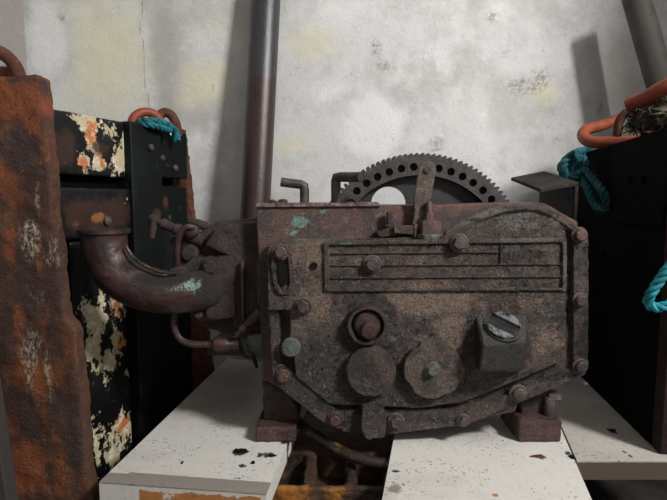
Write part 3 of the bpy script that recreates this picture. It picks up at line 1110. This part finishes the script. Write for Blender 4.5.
bm = bmesh.new()
box(bm, .46, .540, 1.122, 1.165, .640, .678)
obj('added_guard_stay', bm, M_block, G, bevel=.002)  # unseen stay, added to tie the guard plate to the housing

# ---- exhaust elbow and the left hand end of the gearbox
bm = bmesh.new()
ep = [(104, 229, 1.02), (104, 240, 1.02), (107, 255, 1.02), (116, 272, 1.02), (131, 284, 1.02), (152, 291, 1.025), (174, 293, 1.03), (192, 291, 1.04), (204, 289, 1.062), (208, 288, 1.10)]
path = spline([P(*p) for p in ep], 6)
n = len(path)
tube(bm, path, [S(22.5, 1.02) * (1 - .06 * math.sin(i / n * 3.1)) for i in range(n)], 40)
# welded rib along the top inside of the bend and ear of the flange
tube(bm, spline([P(125, 245, 1.0), P(134, 258, 1.0), P(150, 268, 1.0), P(170, 273, 1.0), P(186, 270, 1.03)], 6), S(2.2, 1), 8)
tube(bm, spline([P(170, 272, 1.03), P(186, 268, 1.05), P(198, 259, 1.06)], 6), [S(3 + 4 * i / 12, 1) for i in range(13)], 8)
elb = obj('exhaust_elbow', bm, M_elbowg, G)
cast(elb, .003, ((.003, .02), (.0015, .007)), 2)
c = coords(elb)
set_attr(elb, 'teal', blobs(c, [(195, 284, 14, 9, .85), (180, 285, 18, 7, .6), (165, 273, 20, 3, .55), (140, 262, 10, 4, .4)], 1.03))
set_attr(elb, 'crust', np.maximum(blobs(c, [(170, 276, 30, 8, .9), (140, 262, 12, 9, .8), (210, 290, 14, 34, .9), (195, 265, 12, 10, .9)], 1.03), 0))
tag(elb, 'bent brown exhaust elbow, green stained near its flange')
bm = bmesh.new()
tc_ = P(104, 232, 1.02)
lathe(bm, tc_, (0, 0, 1), [(S(23, 1.02), -.004), (S(25, 1.02), -.002), (S(25, 1.02), .005), (S(21, 1.02), .006), (S(18, 1.02), .004), (S(18, 1.02), -.06), (0, -.06)], 40)
obj('elbow_rim', bm, M_elbow, elb)
bm = bmesh.new()
prism(bm, [(190, 268), (197, 256), (204, 259), (233, 255), (236, 318), (200, 322), (192, 312)], 1.052, 1.085)
fl_ = obj('elbow_flange', bm, M_block, elb)
cast(fl_, .003, ((.004, .02), (.002, .007)), 2)
for px, py, r_ in ((211, 266, 7.5), (213, 312, 6.5), (200, 314, 4)):
    hexbolt('bolt', P(px, py, 1.052), S(r_, 1.05), .014, M_block, fl_, seg=8)

bm = bmesh.new()
prism(bm, [(186, 250), (200, 232), (212, 226), (228, 222), (262, 221), (266, 345), (236, 338), (196, 325)], 1.09, 1.17)
prism(bm, [(204, 246), (214, 230), (228, 223.5), (262, 222), (264, 332), (232, 332), (231, 258)], 1.062, 1.14)
tube(bm, [P(196, 242, 1.09), P(222, 226, 1.09), P(258, 224, 1.09)], S(6, 1.09), 10)
lb_ = obj('end_casting', bm, M_block, G)
cast(lb_, .0035, ((.006, .03), (.003, .01)), 3)
bm = bmesh.new()
for xs in (240, 256):
    prism(bm, [(xs, 262), (xs + 3.5, 262), (xs + 4.5, 322), (xs + 1, 322)], 1.052, 1.07)
obj('casting_rib', bm, M_elbow, lb_, bevel=.002)
# injector valve pointing up-left
bm = bmesh.new()
a, b = P(150, 218, 1.10), P(205, 242, 1.09)
ax = (b - a)
L = ax.length
r0 = S(1, 1.1)
prof = [(r0 * 4, 0), (r0 * 5.2, L * .03), (r0 * 5.2, L * .1), (r0 * 3.6, L * .12), (r0 * 3.6, L * .2), (r0 * 5.4, L * .22), (r0 * 5.4, L * .27), (r0 * 4.6, L * .3), (r0 * 4.6, L * .45), (r0 * 6.4, L * .47),
        (r0 * 6.4, L * .56), (r0 * 7.5, L * .58), (r0 * 8.5, L * .8), (r0 * 8, L)]
lathe(bm, a, ax, prof, 18)
tube(bm, [P(154, 220, 1.09), P(153, 230, 1.085), P(152, 239, 1.08)], [r0 * 3.2, r0 * 3, r0 * 2.4], 10)
lathe(bm, P(198, 224, 1.1), (.9, 0, -.3), [(r0 * 4, -.02), (r0 * 5, 0), (r0 * 5, .018), (r0 * 3.5, .02), (r0 * 3.5, .06)], 10)
vl = obj('drain_valve', bm, M_block, lb_)
bm = bmesh.new()
lathe(bm, P(190, 253, 1.075), (0, -1, 0), [(S(9, 1.07), -.03), (S(9, 1.07), .006), (S(7, 1.07), .010), (0, .011)], 16)
lathe(bm, P(183, 262, 1.08), (0, -1, 0), [(S(6, 1.07), -.03), (S(6, 1.07), .006), (0, .008)], 12)
lathe(bm, P(176, 240, 1.08), (0, -1, 0), [(S(6, 1.07), -.02), (S(6, 1.07), .006), (0, .008)], 12)
obj('union_nut', bm, M_block, lb_)
bm = bmesh.new()
tube(bm, spline([P(196, 232, 1.06), P(190, 227, 1.05), P(183, 230, 1.05), P(178, 242, 1.05), P(177, 258, 1.055), P(178, 278, 1.07)], 8), S(3.2, 1.05), 10)
lathe(bm, P(192, 231, 1.065), (0, -1, .1), [(S(7, 1), -.01), (S(7, 1), .012), (S(4, 1), .016)], 14)
obj('fuel_line', bm, M_copper, lb_)
bm = bmesh.new()
tube(bm, spline([P(175, 308, 1.07), P(174, 325, 1.06), P(179, 338, 1.06), P(192, 344, 1.06), P(213, 344, 1.06)], 8), S(3.4, 1.06), 10)
fl2 = obj('return_line', bm, M_copper, lb_)
bm = bmesh.new()
p_ = P(211, 344, 1.06)
lathe(bm, p_, (1, 0, 0), [(S(3.5, 1), -.004), (S(4.5, 1), .004), (S(7.5, 1), .008), (S(8.2, 1), .014), (S(8.2, 1), .034), (S(7.2, 1), .04), (S(6.5, 1), .042), (S(6.5, 1), .062)], 14)
obj('line_coupling', bm, M_copper, fl2)
bm = bmesh.new()
a, b = P(235, 336, 1.04), P(260, 311, 1.05)
ax = b - a; L = ax.length
lathe(bm, a, ax, [(S(2.4, 1), 0), (S(3.6, 1), L * .05), (S(3.6, 1), L * .2), (S(5.5, 1), L * .24), (S(5.5, 1), L * .42), (S(4.2, 1), L * .46), (S(5.4, 1), L * .62), (S(6.5, 1), L * .7), (S(6.8, 1), L)], 12)
obj('grease_fitting', bm, M_elbow, lb_)
bm = bmesh.new()
prism(bm, [(247, 336), (264, 334), (266, 358), (248, 357)], 1.045, 1.12)
obj('side_flange', bm, M_green, lb_, bevel=.003)
bm = bmesh.new()
tube(bm, spline([P(244, 345, 1.035), P(246, 354, 1.03), P(252, 356, 1.03), P(255, 362, 1.03), P(257, 368, 1.03)], 5), [S(4.5 - 3 * i / 20, 1) for i in range(21)], 8)
obj('oil_drip', bm, M_black, lb_)

# ------------------------------------------------------------------ LEFT: trawl door and rusty slabs
D0, D1 = Vector((-.585, 1.03)), Vector((-.43, 1.42))
dv = (D1 - D0).normalized()
dn = Vector((dv.y, -dv.x))          # faces right and towards the viewer


def dpt(s, n, z): return Vector((D0.x + dv.x * s + dn.x * n, D0.y + dv.y * s + dn.y * n, z))


def ds(px, py):
    p = PV(px, py, D0, D1)
    return (p.x - D0.x) * dv.x + (p.y - D0.y) * dv.y, p.z


def dbox(bm, s0, s1, z0, z1, n0, n1, cuts=None):
    hexa(bm, [dpt(s0, n0, z0), dpt(s1, n0, z0), dpt(s1, n1, z0), dpt(s0, n1, z0)], [dpt(s0, n0, z1), dpt(s1, n0, z1), dpt(s1, n1, z1), dpt(s0, n1, z1)])


def dblobs(co, lst):
    out = np.zeros(len(co), dtype=np.float32)
    s = (co[:, 0] - D0.x) * dv.x + (co[:, 1] - D0.y) * dv.y
    for b in lst:
        px, py, rx, ry = b[:4]
        w = b[4] if len(b) > 4 else 1.0
        s0, z0 = ds(px, py); s1, _ = ds(px + rx, py); _, z1 = ds(px, py - ry)
        out = np.maximum(out, w * np.exp(-(((s - s0) / (s1 - s0)) ** 2 + ((co[:, 2] - z0) / (z1 - z0)) ** 2) * .7))
    return out


ztop = .942
TD = thing('trawl_door', (D0.x + dv.x * .2, D0.y + dv.y * .2, 0), 'black painted trawl door with cream peeling patches at left behind the elbow pipe', 'trawl door')


def dpart(name, bm, mat, vox, lists):
    o = obj(name, bm, mat, TD)
    cast(o, vox, ((.002, .03),), 1)
    cc_ = coords(o)
    for nm in ('peel', 'rusty', 'stain', 'ochre'):
        set_attr(o, nm, dblobs(cc_, lists[nm]) if nm in lists else np.zeros(len(cc_)))
    return o


bm = bmesh.new()
dbox(bm, -.075, .43, .0, ztop - .02, -.05, -.03)
obj('backing_plate', bm, M_crate, TD, bevel=.002)
s120 = ds(124, 150)[0]
bm = bmesh.new()
dbox(bm, -.075, s120 + .01, ds(90, 176)[1], ztop, -.03, 0)
dpart('top_board', bm, M_door, .005, {'peel': [(88, 124, 14, 10, 1.0), (75, 118, 10, 6, .8), (92, 140, 7, 12, .9), (84, 162, 10, 8, .95), (100, 165, 10, 8, .9), (118, 160, 6, 16, 1.0), (112, 128, 9, 8, .6), (124, 140, 2, 40, .7)],
                                      'rusty': [(92, 135, 10, 14, .8), (82, 164, 12, 8, .9), (100, 160, 7, 12, .6), (60, 135, 10, 20, .3)], 'stain': [(62, 150, 18, 25, .8), (100, 148, 10, 8, .8)]})
bm = bmesh.new()
dbox(bm, -.075, s120 + .005, ds(90, 238)[1], ds(90, 188)[1], -.03, .012)
mb = dpart('middle_beam', bm, M_door, .005, {'stain': [(95, 215, 40, 24, .9)], 'ochre': [(96, 218, 10, 7, .95), (70, 222, 14, 7, .6)]})
s_, z_ = ds(102, 221)
bm = bmesh.new()
lathe(bm, dpt(s_, .012, z_), (dn.x, dn.y, 0), [(.010, -.004), (.010, .008), (.006, .011), (0, .012)], 12)
obj('bolt', bm, M_bolt, mb)
bm = bmesh.new()
dbox(bm, -.075, ds(81, 400)[0], 0, ds(90, 258)[1], -.03, -.012)
obj('lower_board', bm, M_crate, TD, bevel=.002)
bm = bmesh.new()
dbox(bm, ds(78, 400)[0], ds(131, 400)[0], 0, ds(90, 240)[1], -.03, .0)
dpart('peeling_board', bm, M_door, .004, {'peel': [(95, 320, 11, 26, .95), (92, 350, 9, 20, .9), (108, 365, 12, 14, .9), (118, 345, 6, 18, .75), (116, 305, 6, 22, .9), (100, 300, 5, 14, .7), (120, 430, 12, 22, .85), (98, 440, 10, 26, .8), (112, 455, 14, 12, .8), (88, 310, 5, 14, .8), (125, 400, 4, 30, .3)],
                                          'rusty': [(117, 300, 8, 24, .95), (122, 345, 7, 14, .75), (122, 425, 10, 16, .75), (90, 268, 6, 6, .9), (105, 440, 8, 12, .4)]})
bm = bmesh.new()
dbox(bm, s120, ds(155, 150)[0], 0, ztop + .002, -.05, .022)
pst = dpart('post', bm, M_post, .005, {'stain': [(150, 215, 8, 10, .8)]})
bm = bmesh.new()
dbox(bm, ds(152, 150)[0], ds(186, 150)[0], ds(165, 178)[1], ztop, -.04, .006)
dpart('end_board', bm, M_post, .005, {'stain': [(165, 165, 6, 6, .6)]})
bm = bmesh.new()
dbox(bm, ds(152, 150)[0], ds(186, 150)[0], 0, ds(165, 186)[1], -.04, .002)
dpart('lower_end_board', bm, M_post, .005, {'stain': [(165, 202, 4, 8, .9), (150, 215, 8, 8, .9)]})
bm = bmesh.new()
s_, z_ = ds(168, 133)
hexa(bm, [dpt(s_ - .02, .0055, z_ + .004), dpt(s_ + .012, .0055, z_ + .012), dpt(s_ + .012, .0055, z_ - .012), dpt(s_ + .004, .0055, z_ - .006)],
     [dpt(s_ - .02, .0072, z_ + .004), dpt(s_ + .012, .0072, z_ + .012), dpt(s_ + .012, .0072, z_ - .012), dpt(s_ + .004, .0072, z_ - .006)])
m = Mat('bare_white_primer', '#d9d6cc', .7)
obj('paint_chip', bm, m.done(), TD)
for px, py in ((160, 158), (173, 168), (143, 148)):
    bm = bmesh.new()
    s_, z_ = ds(px, py)
    lathe(bm, dpt(s_, .005 if px > 150 else .022, z_), (dn.x, dn.y, 0), [(.009, -.004), (.009, .006), (.005, .009), (0, .009)], 8)
    obj('bolt', bm, M_bolt, TD)


def slab(name, quad_front, depth, label, mat, attrs=None, vox=.005, disp=((.010, .05), (.005, .014)), yback=None):
    bm = bmesh.new()
    hexa(bm, quad_front, [Vector((p.x, p.y + depth, p.z)) for p in quad_front])
    o = obj(name, bm, mat)
    cast(o, vox, disp, 2)
    return tag(o, label, 'steel slab')


YS = .885
tl, tr = P(-60, 77, YS), P(49, 75, YS)
br = P(98, 480, YS); br = tr + (br - tr) * ((tr.z - 0.004) / (tr.z - br.z))
bl = P(13, 500, YS)
bl2 = tl + (bl - P(2, 340, YS)) * 0
bl = Vector((br.x - .165, YS, .004)); tl = Vector((tr.x - .185, YS, tr.z))
edge_ = [P(a_ - 9, b_, YS) for a_, b_ in ((49, 75), (56, 140), (61, 215), (69, 285), (74, 320), (83, 328), (90, 395), (97, 480))]
sl_ = slab('steel_slab', [tl] + edge_ + [br, bl], .036, 'tall rusty orange steel slab standing at the left edge of the photo', M_rust)
c = coords(sl_)
set_attr(sl_, 'orange', blobs(c, [(22, 100, 40, 22, .9), (30, 128, 16, 20, .7), (25, 470, 30, 40, .9), (20, 340, 14, 60, .6), (10, 250, 12, 80, .6), (50, 400, 20, 30, .4), (70, 300, 14, 30, .4), (10, 430, 20, 50, .6)], YS))
set_attr(sl_, 'dark', blobs(c, [(18, 148, 24, 24, .9), (45, 90, 8, 14, .7), (55, 400, 14, 40, .6), (45, 200, 14, 40, .5), (75, 440, 16, 60, .7), (58, 180, 6, 60, .5), (50, 470, 20, 30, .5)], YS))
set_attr(sl_, 'pale', blobs(c, [(30, 235, 14, 26, .9), (38, 205, 6, 50, .6), (48, 255, 14, 26, .6), (38, 300, 14, 26, .6), (30, 360, 12, 40, .85), (48, 375, 8, 40, .7), (38, 400, 10, 30, .6), (20, 350, 6, 40, .5)], YS))
# narrow extra flake that steps the edge out lower down
tr2, tl2 = P(179, 122, 1.44), P(150, 126, 1.44)
tr2 = P(181, 128, 1.44)
q0 = [P(150, 128, 1.44), P(181, 128, 1.44), P(215, 440, 1.44), P(160, 440, 1.44)]
q0 = [Vector((-.54, 1.47, .935)), Vector((P(182, 128, 1.47).x, 1.47, P(182, 128, 1.47).z)), Vector((P(206, 300, 1.47).x + .035, 1.47, .004)), Vector((-.50, 1.47, .004))]
s2 = slab('steel_slab', q0, .04, 'brown rusty steel slab standing by the wall behind the black trawl door', M_rust2)

# ring on the front slab with hose through it
bm = bmesh.new()
rc_ = P(-8, 82, .905)
tube(bm, [rc_ + Vector((math.cos(a) * S(27, .9), 0, math.sin(a) * S(30, .9))) for a in np.linspace(-.25, math.pi + .25, 30)], S(6.5, .9), 12)
rg = obj('lifting_shackle', bm, M_rust2)
tag(rg, 'rusty brown shackle arching over the top of the orange rusty slab', 'shackle')
bm = bmesh.new()
tube(bm, spline([P(-30, 69, .96), P(-8, 70.5, .95), P(4, 71.5, .93), P(9.5, 72, .925)], 6), S(5, .9), 14)
tag(obj('hose', bm, M_orange), 'short end of orange hose under the shackle at the left edge', 'hose')
# far left board
bm = bmesh.new()
tq = [P(-60, 340, .80), P(-16, 352, .80), P(7, 500, .80)]
d_ = tq[2] - tq[1]
lo_ = tq[1] + d_ * ((tq[1].z - .003) / -d_.z)
tf = [tq[0], tq[1], lo_, lo_ - Vector((.12, 0, 0))]
hexa(bm, tf, [p + Vector((0, .03, 0)) for p in tf])
o = obj('peeling_timber', bm, M_board, bevel=.002)
tag(o, 'dark flaking timber at the lower left corner in front of the orange rusty slab', 'timber')

# hose ring, shackle and teal rope on the trawl door's far end
bm = bmesh.new()
hc = P(146, 125, 1.34)
tube(bm, [P(146 + 14 * math.cos(a), 124 + 12 * -math.sin(a), 1.33 + .02 * math.cos(a)) for a in np.linspace(-.1, math.pi + .1, 24)], S(4.4, 1.34), 14)
tag(obj('hose', bm, M_orange), 'loop of orange hose standing on top of the black trawl door at left', 'hose')
bm = bmesh.new()
tube(bm, spline([P(158, 118, 1.40), P(164, 112.5, 1.405), P(171, 115, 1.41), P(176, 124, 1.415), P(178, 136, 1.42)], 6), S(4.5, 1.4), 12)
tag(obj('lifting_shackle', bm, M_rust2), 'brown shackle beside the orange hose loop near the crack in the wall', 'shackle')
bm = bmesh.new()
rope(bm, [P(138, 123, 1.30), P(146, 121.5, 1.285), P(158, 122, 1.30), P(168, 126, 1.33), P(175, 132, 1.355), P(177, 141, 1.36)], S(4.2, 1.3))
rope(bm, [P(140, 124, 1.275), P(150, 125, 1.27), P(162, 128, 1.30), P(170, 131, 1.33)], S(3.2, 1.3))
tag(obj('rope', bm, M_tealm), 'teal rope draped over the top of the black trawl door at left', 'rope')

# ------------------------------------------------------------------ pipes against the wall
def wallpipe(name, p0, p1, r, mat, label, rustz=None):
    bm = bmesh.new()
    n = 60
    pts = [p0.lerp(p1, i / n) for i in range(n + 1)]
    tube(bm, pts, r, 32, cap=False)
    d = (p1 - p0).normalized()
    lathe(bm, p1, -d, [(r, 0), (r * .85, 0), (r * .85, .08), (0, .08)], 32)
    lathe(bm, p0, d, [(r, 0), (0, 0)], 32)
    o = obj(name, bm, mat)
    if rustz is not None:
        cc_ = coords(o)
        set_attr(o, 'rust', np.clip((rustz - cc_[:, 2]) / .12 + .5, 0, 1))
    return tag(o, label, 'pipe')


pa = P(255.5, 210, 1.50); pb = P(266, 0, 1.57)
d = (pb - pa)
p0 = pa - d * ((pa.z - .411) / d.z)
bm = bmesh.new()
box(bm, p0.x - .05, p0.x + .09, 1.15, 1.50, .392, .41)
obj('added_pipe_rest', bm, M_block, G, bevel=.002)  # made-up unseen bracket, added to carry the foot of the leaning pipe
wallpipe('steel_pipe', p0, pa + d * 1.07, S(14.2, 1.53), M_pipe, 'round brown steel pipe leaning on the pale wall behind the gearbox', P(262, 78, 1.54).z)
pa = P(662, 90, 1.44); pb = P(635, -6, 1.47)
d = pb - pa
p0 = pa - d * (pa.z / d.z); p0.z = .002
wallpipe('conduit', p0, pb, S(12, 1.45), M_conduit, 'dull grey pipe slanting at the upper right above the orange hose')

# ------------------------------------------------------------------ RIGHT: black trawl door with hose, rope and net
E0, E1 = Vector((.648, .985)), Vector((.722, 1.56))
ev = (E1 - E0).normalized()
en = Vector((-ev.y, ev.x))          # faces left


def ept(s, n, z): return Vector((E0.x + ev.x * s + en.x * n, E0.y + ev.y * s + en.y * n, z))


RD = thing('trawl_door', (E0.x + ev.x * .3 + .05, E0.y + ev.y * .3, PT), 'black trawl door in shadow at the right standing on a white plank', 'trawl door')
L_ = (E1 - E0).length
zt0, zt1 = P(667, 126, .985).z, P(581, 155, 1.5).z


def ebox(bm, s0, s1, z0, z1a, z1b, n0, n1):
    hexa(bm, [ept(s0, n0, z0), ept(s1, n0, z0), ept(s1, n1, z0), ept(s0, n1, z0)], [ept(s0, n0, z1a), ept(s1, n0, z1b), ept(s1, n1, z1b), ept(s0, n1, z1a)])


bm = bmesh.new()
ebox(bm, 0, L_, PT + .001, zt0, zt1, -.16, 0)
dp = obj('panel', bm, M_crate, RD, bevel=.004)
bm = bmesh.new()
for z in (.52, .70):
    ebox(bm, 0.004, L_ - .02, z, z + .05, z + .05, -.01, .003)
obj('cross_band', bm, M_crate, RD, bevel=.002)
bm = bmesh.new()
ebox(bm, -.035, -.001, PT + .001, zt0 - .02, zt0 - .02, -.10, .0)
mm_ = Mat('dark_rust_post', '#241715', .8, 0, .2)
mm_.over('#3d2620', mm_.ramp(mm_.noise(40, 5, .7), .55, .7))
mm_.height(mm_.noise(80, 5))
obj('end_post', bm, mm_.done(.6, .003), RD, bevel=.003)
for s_, z_ in ((.10, .80), (.16, .80), (.28, .62)):
    bm = bmesh.new()
    p = ept(s_, .0, z_)
    lathe(bm, p, (en.x, en.y, 0), [(.009, -.003), (.009, .008), (0, .009)], 8)
    obj('bolt', bm, M_crate, RD)


def on_top(px, py, Y): return P(px, py, Y)


ztm = (zt0 + zt1) / 2
# hooked orange hose loop lying on the top edge
bm = bmesh.new()
tube(bm, spline([P(648, 140, 1.22), P(625, 142, 1.26), P(600, 142.5, 1.30), P(588, 141, 1.33), P(583, 136, 1.36), P(586, 130, 1.38), P(600, 126, 1.40), P(614, 121, 1.42), P(622, 118, 1.42)], 8), S(5.6, 1.32), 16)
tag(obj('hose', bm, M_orange), 'bent orange hose loop above the black trawl door at right, nearest the gearbox', 'hose')
bm = bmesh.new()
tube(bm, spline([P(629, 105, 1.13), P(645, 98.5, 1.10), P(662, 89, 1.07), P(690, 76, 1.04)], 8), S(7.5, 1.1), 18, cap=False)
lathe(bm, P(629, 105, 1.13), P(645, 98.5, 1.10) - P(629, 105, 1.13), [(S(7.5, 1.1), 0), (S(5.4, 1.1), 0), (S(5.4, 1.1), .05), (0, .05)], 18)
tag(obj('hose', bm, M_orange), 'thick orange hose with a cut end above the net at the right edge', 'hose')
bm = bmesh.new()
tube(bm, spline([P(617, 136, 1.23), P(619, 122, 1.22), P(626, 113, 1.21), P(634, 113, 1.20), P(641, 120, 1.19), P(645, 134, 1.18)], 8), S(4.2, 1.2), 12)
tag(obj('lifting_shackle', bm, M_rust2), 'brown shackle between the bent orange hose and the net at right', 'shackle')
# net heap
bm = bmesh.new()
RN = random.Random(5)


def lump(c, r, sx=1.5, sz=.7):
    v0 = len(bm.verts)
    g = bmesh.ops.create_icosphere(bm, subdivisions=3, radius=1)
    for v in g['verts']:
        k = 1 + RN.uniform(-.16, .16)
        v.co = Vector((c.x + v.co.x * r * sx * k, c.y + v.co.y * r * 1.4 * k, c.z + v.co.z * r * sz * k))


spots = [(655, 122, 1.08, .024), (668, 116, 1.06, .028), (640, 124, 1.13, .016), (637, 108, 1.12, .009), (645, 109, 1.11, .010), (680, 122, 1.04, .03), (662, 106, 1.10, .014), (650, 114, 1.14, .018)]
for px, py, Y, r_ in spots: lump(P(px, py, Y), r_)
for k in range(800):
    px, py, Y, r_ = RN.choice(spots)
    n_ = Vector((RN.gauss(0, 1), RN.gauss(0, 1), RN.gauss(0, 1))).normalized()
    p = P(px, py, Y) + Vector((n_.x * r_ * 1.5, n_.y * r_ * 1.4, n_.z * r_ * .75))
    d = Vector((RN.uniform(-1, 1), RN.uniform(-1, 1), RN.uniform(-1, 1))).normalized()
    pts = [p]
    for j in range(5):
        d = (d + Vector((RN.uniform(-1, 1), RN.uniform(-1, 1), RN.uniform(-1, 1))) * .8 - n_ * .35).normalized()
        pts.append(pts[-1] + d * .006)
    tube(bm, spline(pts, 3), RN.uniform(.0006, .0016), 4)
for k in range(26):   # hanks hanging down the near corner
    x = .640 + RN.uniform(0, .05)
    pts = [Vector((x, .94 + RN.uniform(-.01, .01), zt0 - .02 + RN.uniform(0, .02)))]
    for j in range(6): pts.append(pts[-1] + Vector((RN.uniform(-.008, .008), RN.uniform(-.004, .002), -.012)))
    tube(bm, spline(pts, 3), RN.uniform(.0015, .003), 5)
net = obj('fishing_net', bm, M_net)
tag(net, 'grey tangled heap of fishing net on top of the black trawl door at right', 'fishing net')
# teal ropes
bm = bmesh.new()
rope(bm, [P(590, 150, 1.45), P(578, 153, 1.41), P(568, 159, 1.37), P(562, 168, 1.36), P(568, 178, 1.35), P(578, 176, 1.34), P(586, 168, 1.36), P(581, 158, 1.38), P(572, 164, 1.37), P(576, 174, 1.36), P(588, 184, 1.34)], S(4.6, 1.38))
rope(bm, [P(583, 176, 1.34), P(588, 190, 1.30), P(594, 203, 1.28), P(602, 210, 1.25), P(607, 206, 1.245), P(603, 192, 1.25), P(594, 180, 1.29), P(585, 170, 1.33)], S(3.9, 1.28))
tag(obj('rope', bm, M_teald), 'dark teal knotted rope hanging beside the folded steel guard at right', 'rope')
bm = bmesh.new()
rope(bm, [Vector((.70, .99, zt0 - .006)), Vector((.69, .962, zt0 - .006)), Vector((.67, .932, zt0 - .02)), P(694, 180, .91), P(688, 240, .90), P(676, 258, .90), P(664, 274, .90), P(652, 292, .905), P(648, 301, .91), P(653, 307, .91), P(666, 306, .905), P(685, 296, .90)], S(5.2, .9))
tag(obj('rope', bm, M_teal), 'bright teal rope loop at the right edge in front of the black trawl door', 'rope')

# ------------------------------------------------------------------ crumbs on the planks
def crumb(px, py, rx, ry, mat, label, grp=None):
    bm = bmesh.new()
    p = PZ(px, py, PT)
    a, b = S(rx, p.y), S(ry, p.y) * 1.7
    n = 11
    lo, hi = [], []
    for k in range(n):
        t = 2 * math.pi * k / n
        w = R.uniform(.65, 1.1)
        lo.append(Vector((p.x + math.cos(t) * a * w, p.y + math.sin(t) * b * w, PT + .0004)))
        w *= .7
        hi.append(Vector((p.x + math.cos(t) * a * w, p.y + math.sin(t) * b * w, PT + min(a, b) * R.uniform(.5, .9))))
    hexa(bm, lo, hi)
    return tag(obj('paint_flake' if mat is M_rust2 else 'oil_crumb', bm, mat), label, 'debris', grp)


crumb(241, 452, 9, 2.6, M_black, 'long black oily crumb lying on the left white plank')
crumb(253, 463, 2.5, 2, M_black, 'small black oily crumb near the front of the left white plank')
crumb(272, 456, 5, 1.4, M_black, 'thin black crumb on the right edge of the left white plank')
crumb(182, 463, 1.6, 2.2, M_black, 'tiny black sliver alone in the middle of the left white plank')
crumb(538, 457, 9, 1.6, M_rust2, 'brown paint flake on the middle white plank before the right foot')
crumb(613, 431, 3.5, 1.6, M_black, 'black crumb on the right white plank at the edge of the shade')
crumb(572, 458, 3.2, 2.2, M_black, 'black crumb on the seam between the middle and right white planks')

# ------------------------------------------------------------------ light and camera
w = bpy.data.worlds.new('daylight')
bpy.context.scene.world = w
w.use_nodes = True
bg = w.node_tree.nodes['Background']
bg.inputs['Color'].default_value = (1.0, .99, .97, 1)
bg.inputs['Strength'].default_value = .45


def area(name, loc, aim, size, power, color):
    l = bpy.data.lights.new(name, 'AREA')
    l.shape = 'RECTANGLE'
    l.size = size[0]
    l.size_y = size[1]
    l.energy = power
    l.color = color
    o = bpy.data.objects.new(name, l)
    COL.objects.link(o)
    o.location = loc
    o.rotation_euler = (Vector(aim) - Vector(loc)).to_track_quat('-Z', 'Y').to_euler()
    return o


area('assumed_key_light', (1.75, -.35, 2.25), (0, 1.3, .7), (.36, .36), 92, (1.0, 1.0, .985))  # assumed source, placed from the direction of the shadows; no window is modelled

cam = bpy.data.cameras.new('camera')
co_ = bpy.data.objects.new('camera', cam)
COL.objects.link(co_)
co_.location = (0, 0, CZ)
co_.rotation_euler = (math.radians(90) - PITCH, 0, 0)
cam.sensor_width = 36
cam.lens = F / 667 * 36
cam.clip_start = .01
sc_ = bpy.context.scene
sc_.camera = co_
sc_.view_settings.view_transform = 'Standard'
sc_.view_settings.look = 'None'
sc_.view_settings.gamma = 1
sc_.view_settings.use_curve_mapping = False
sc_.view_settings.exposure = 0.0
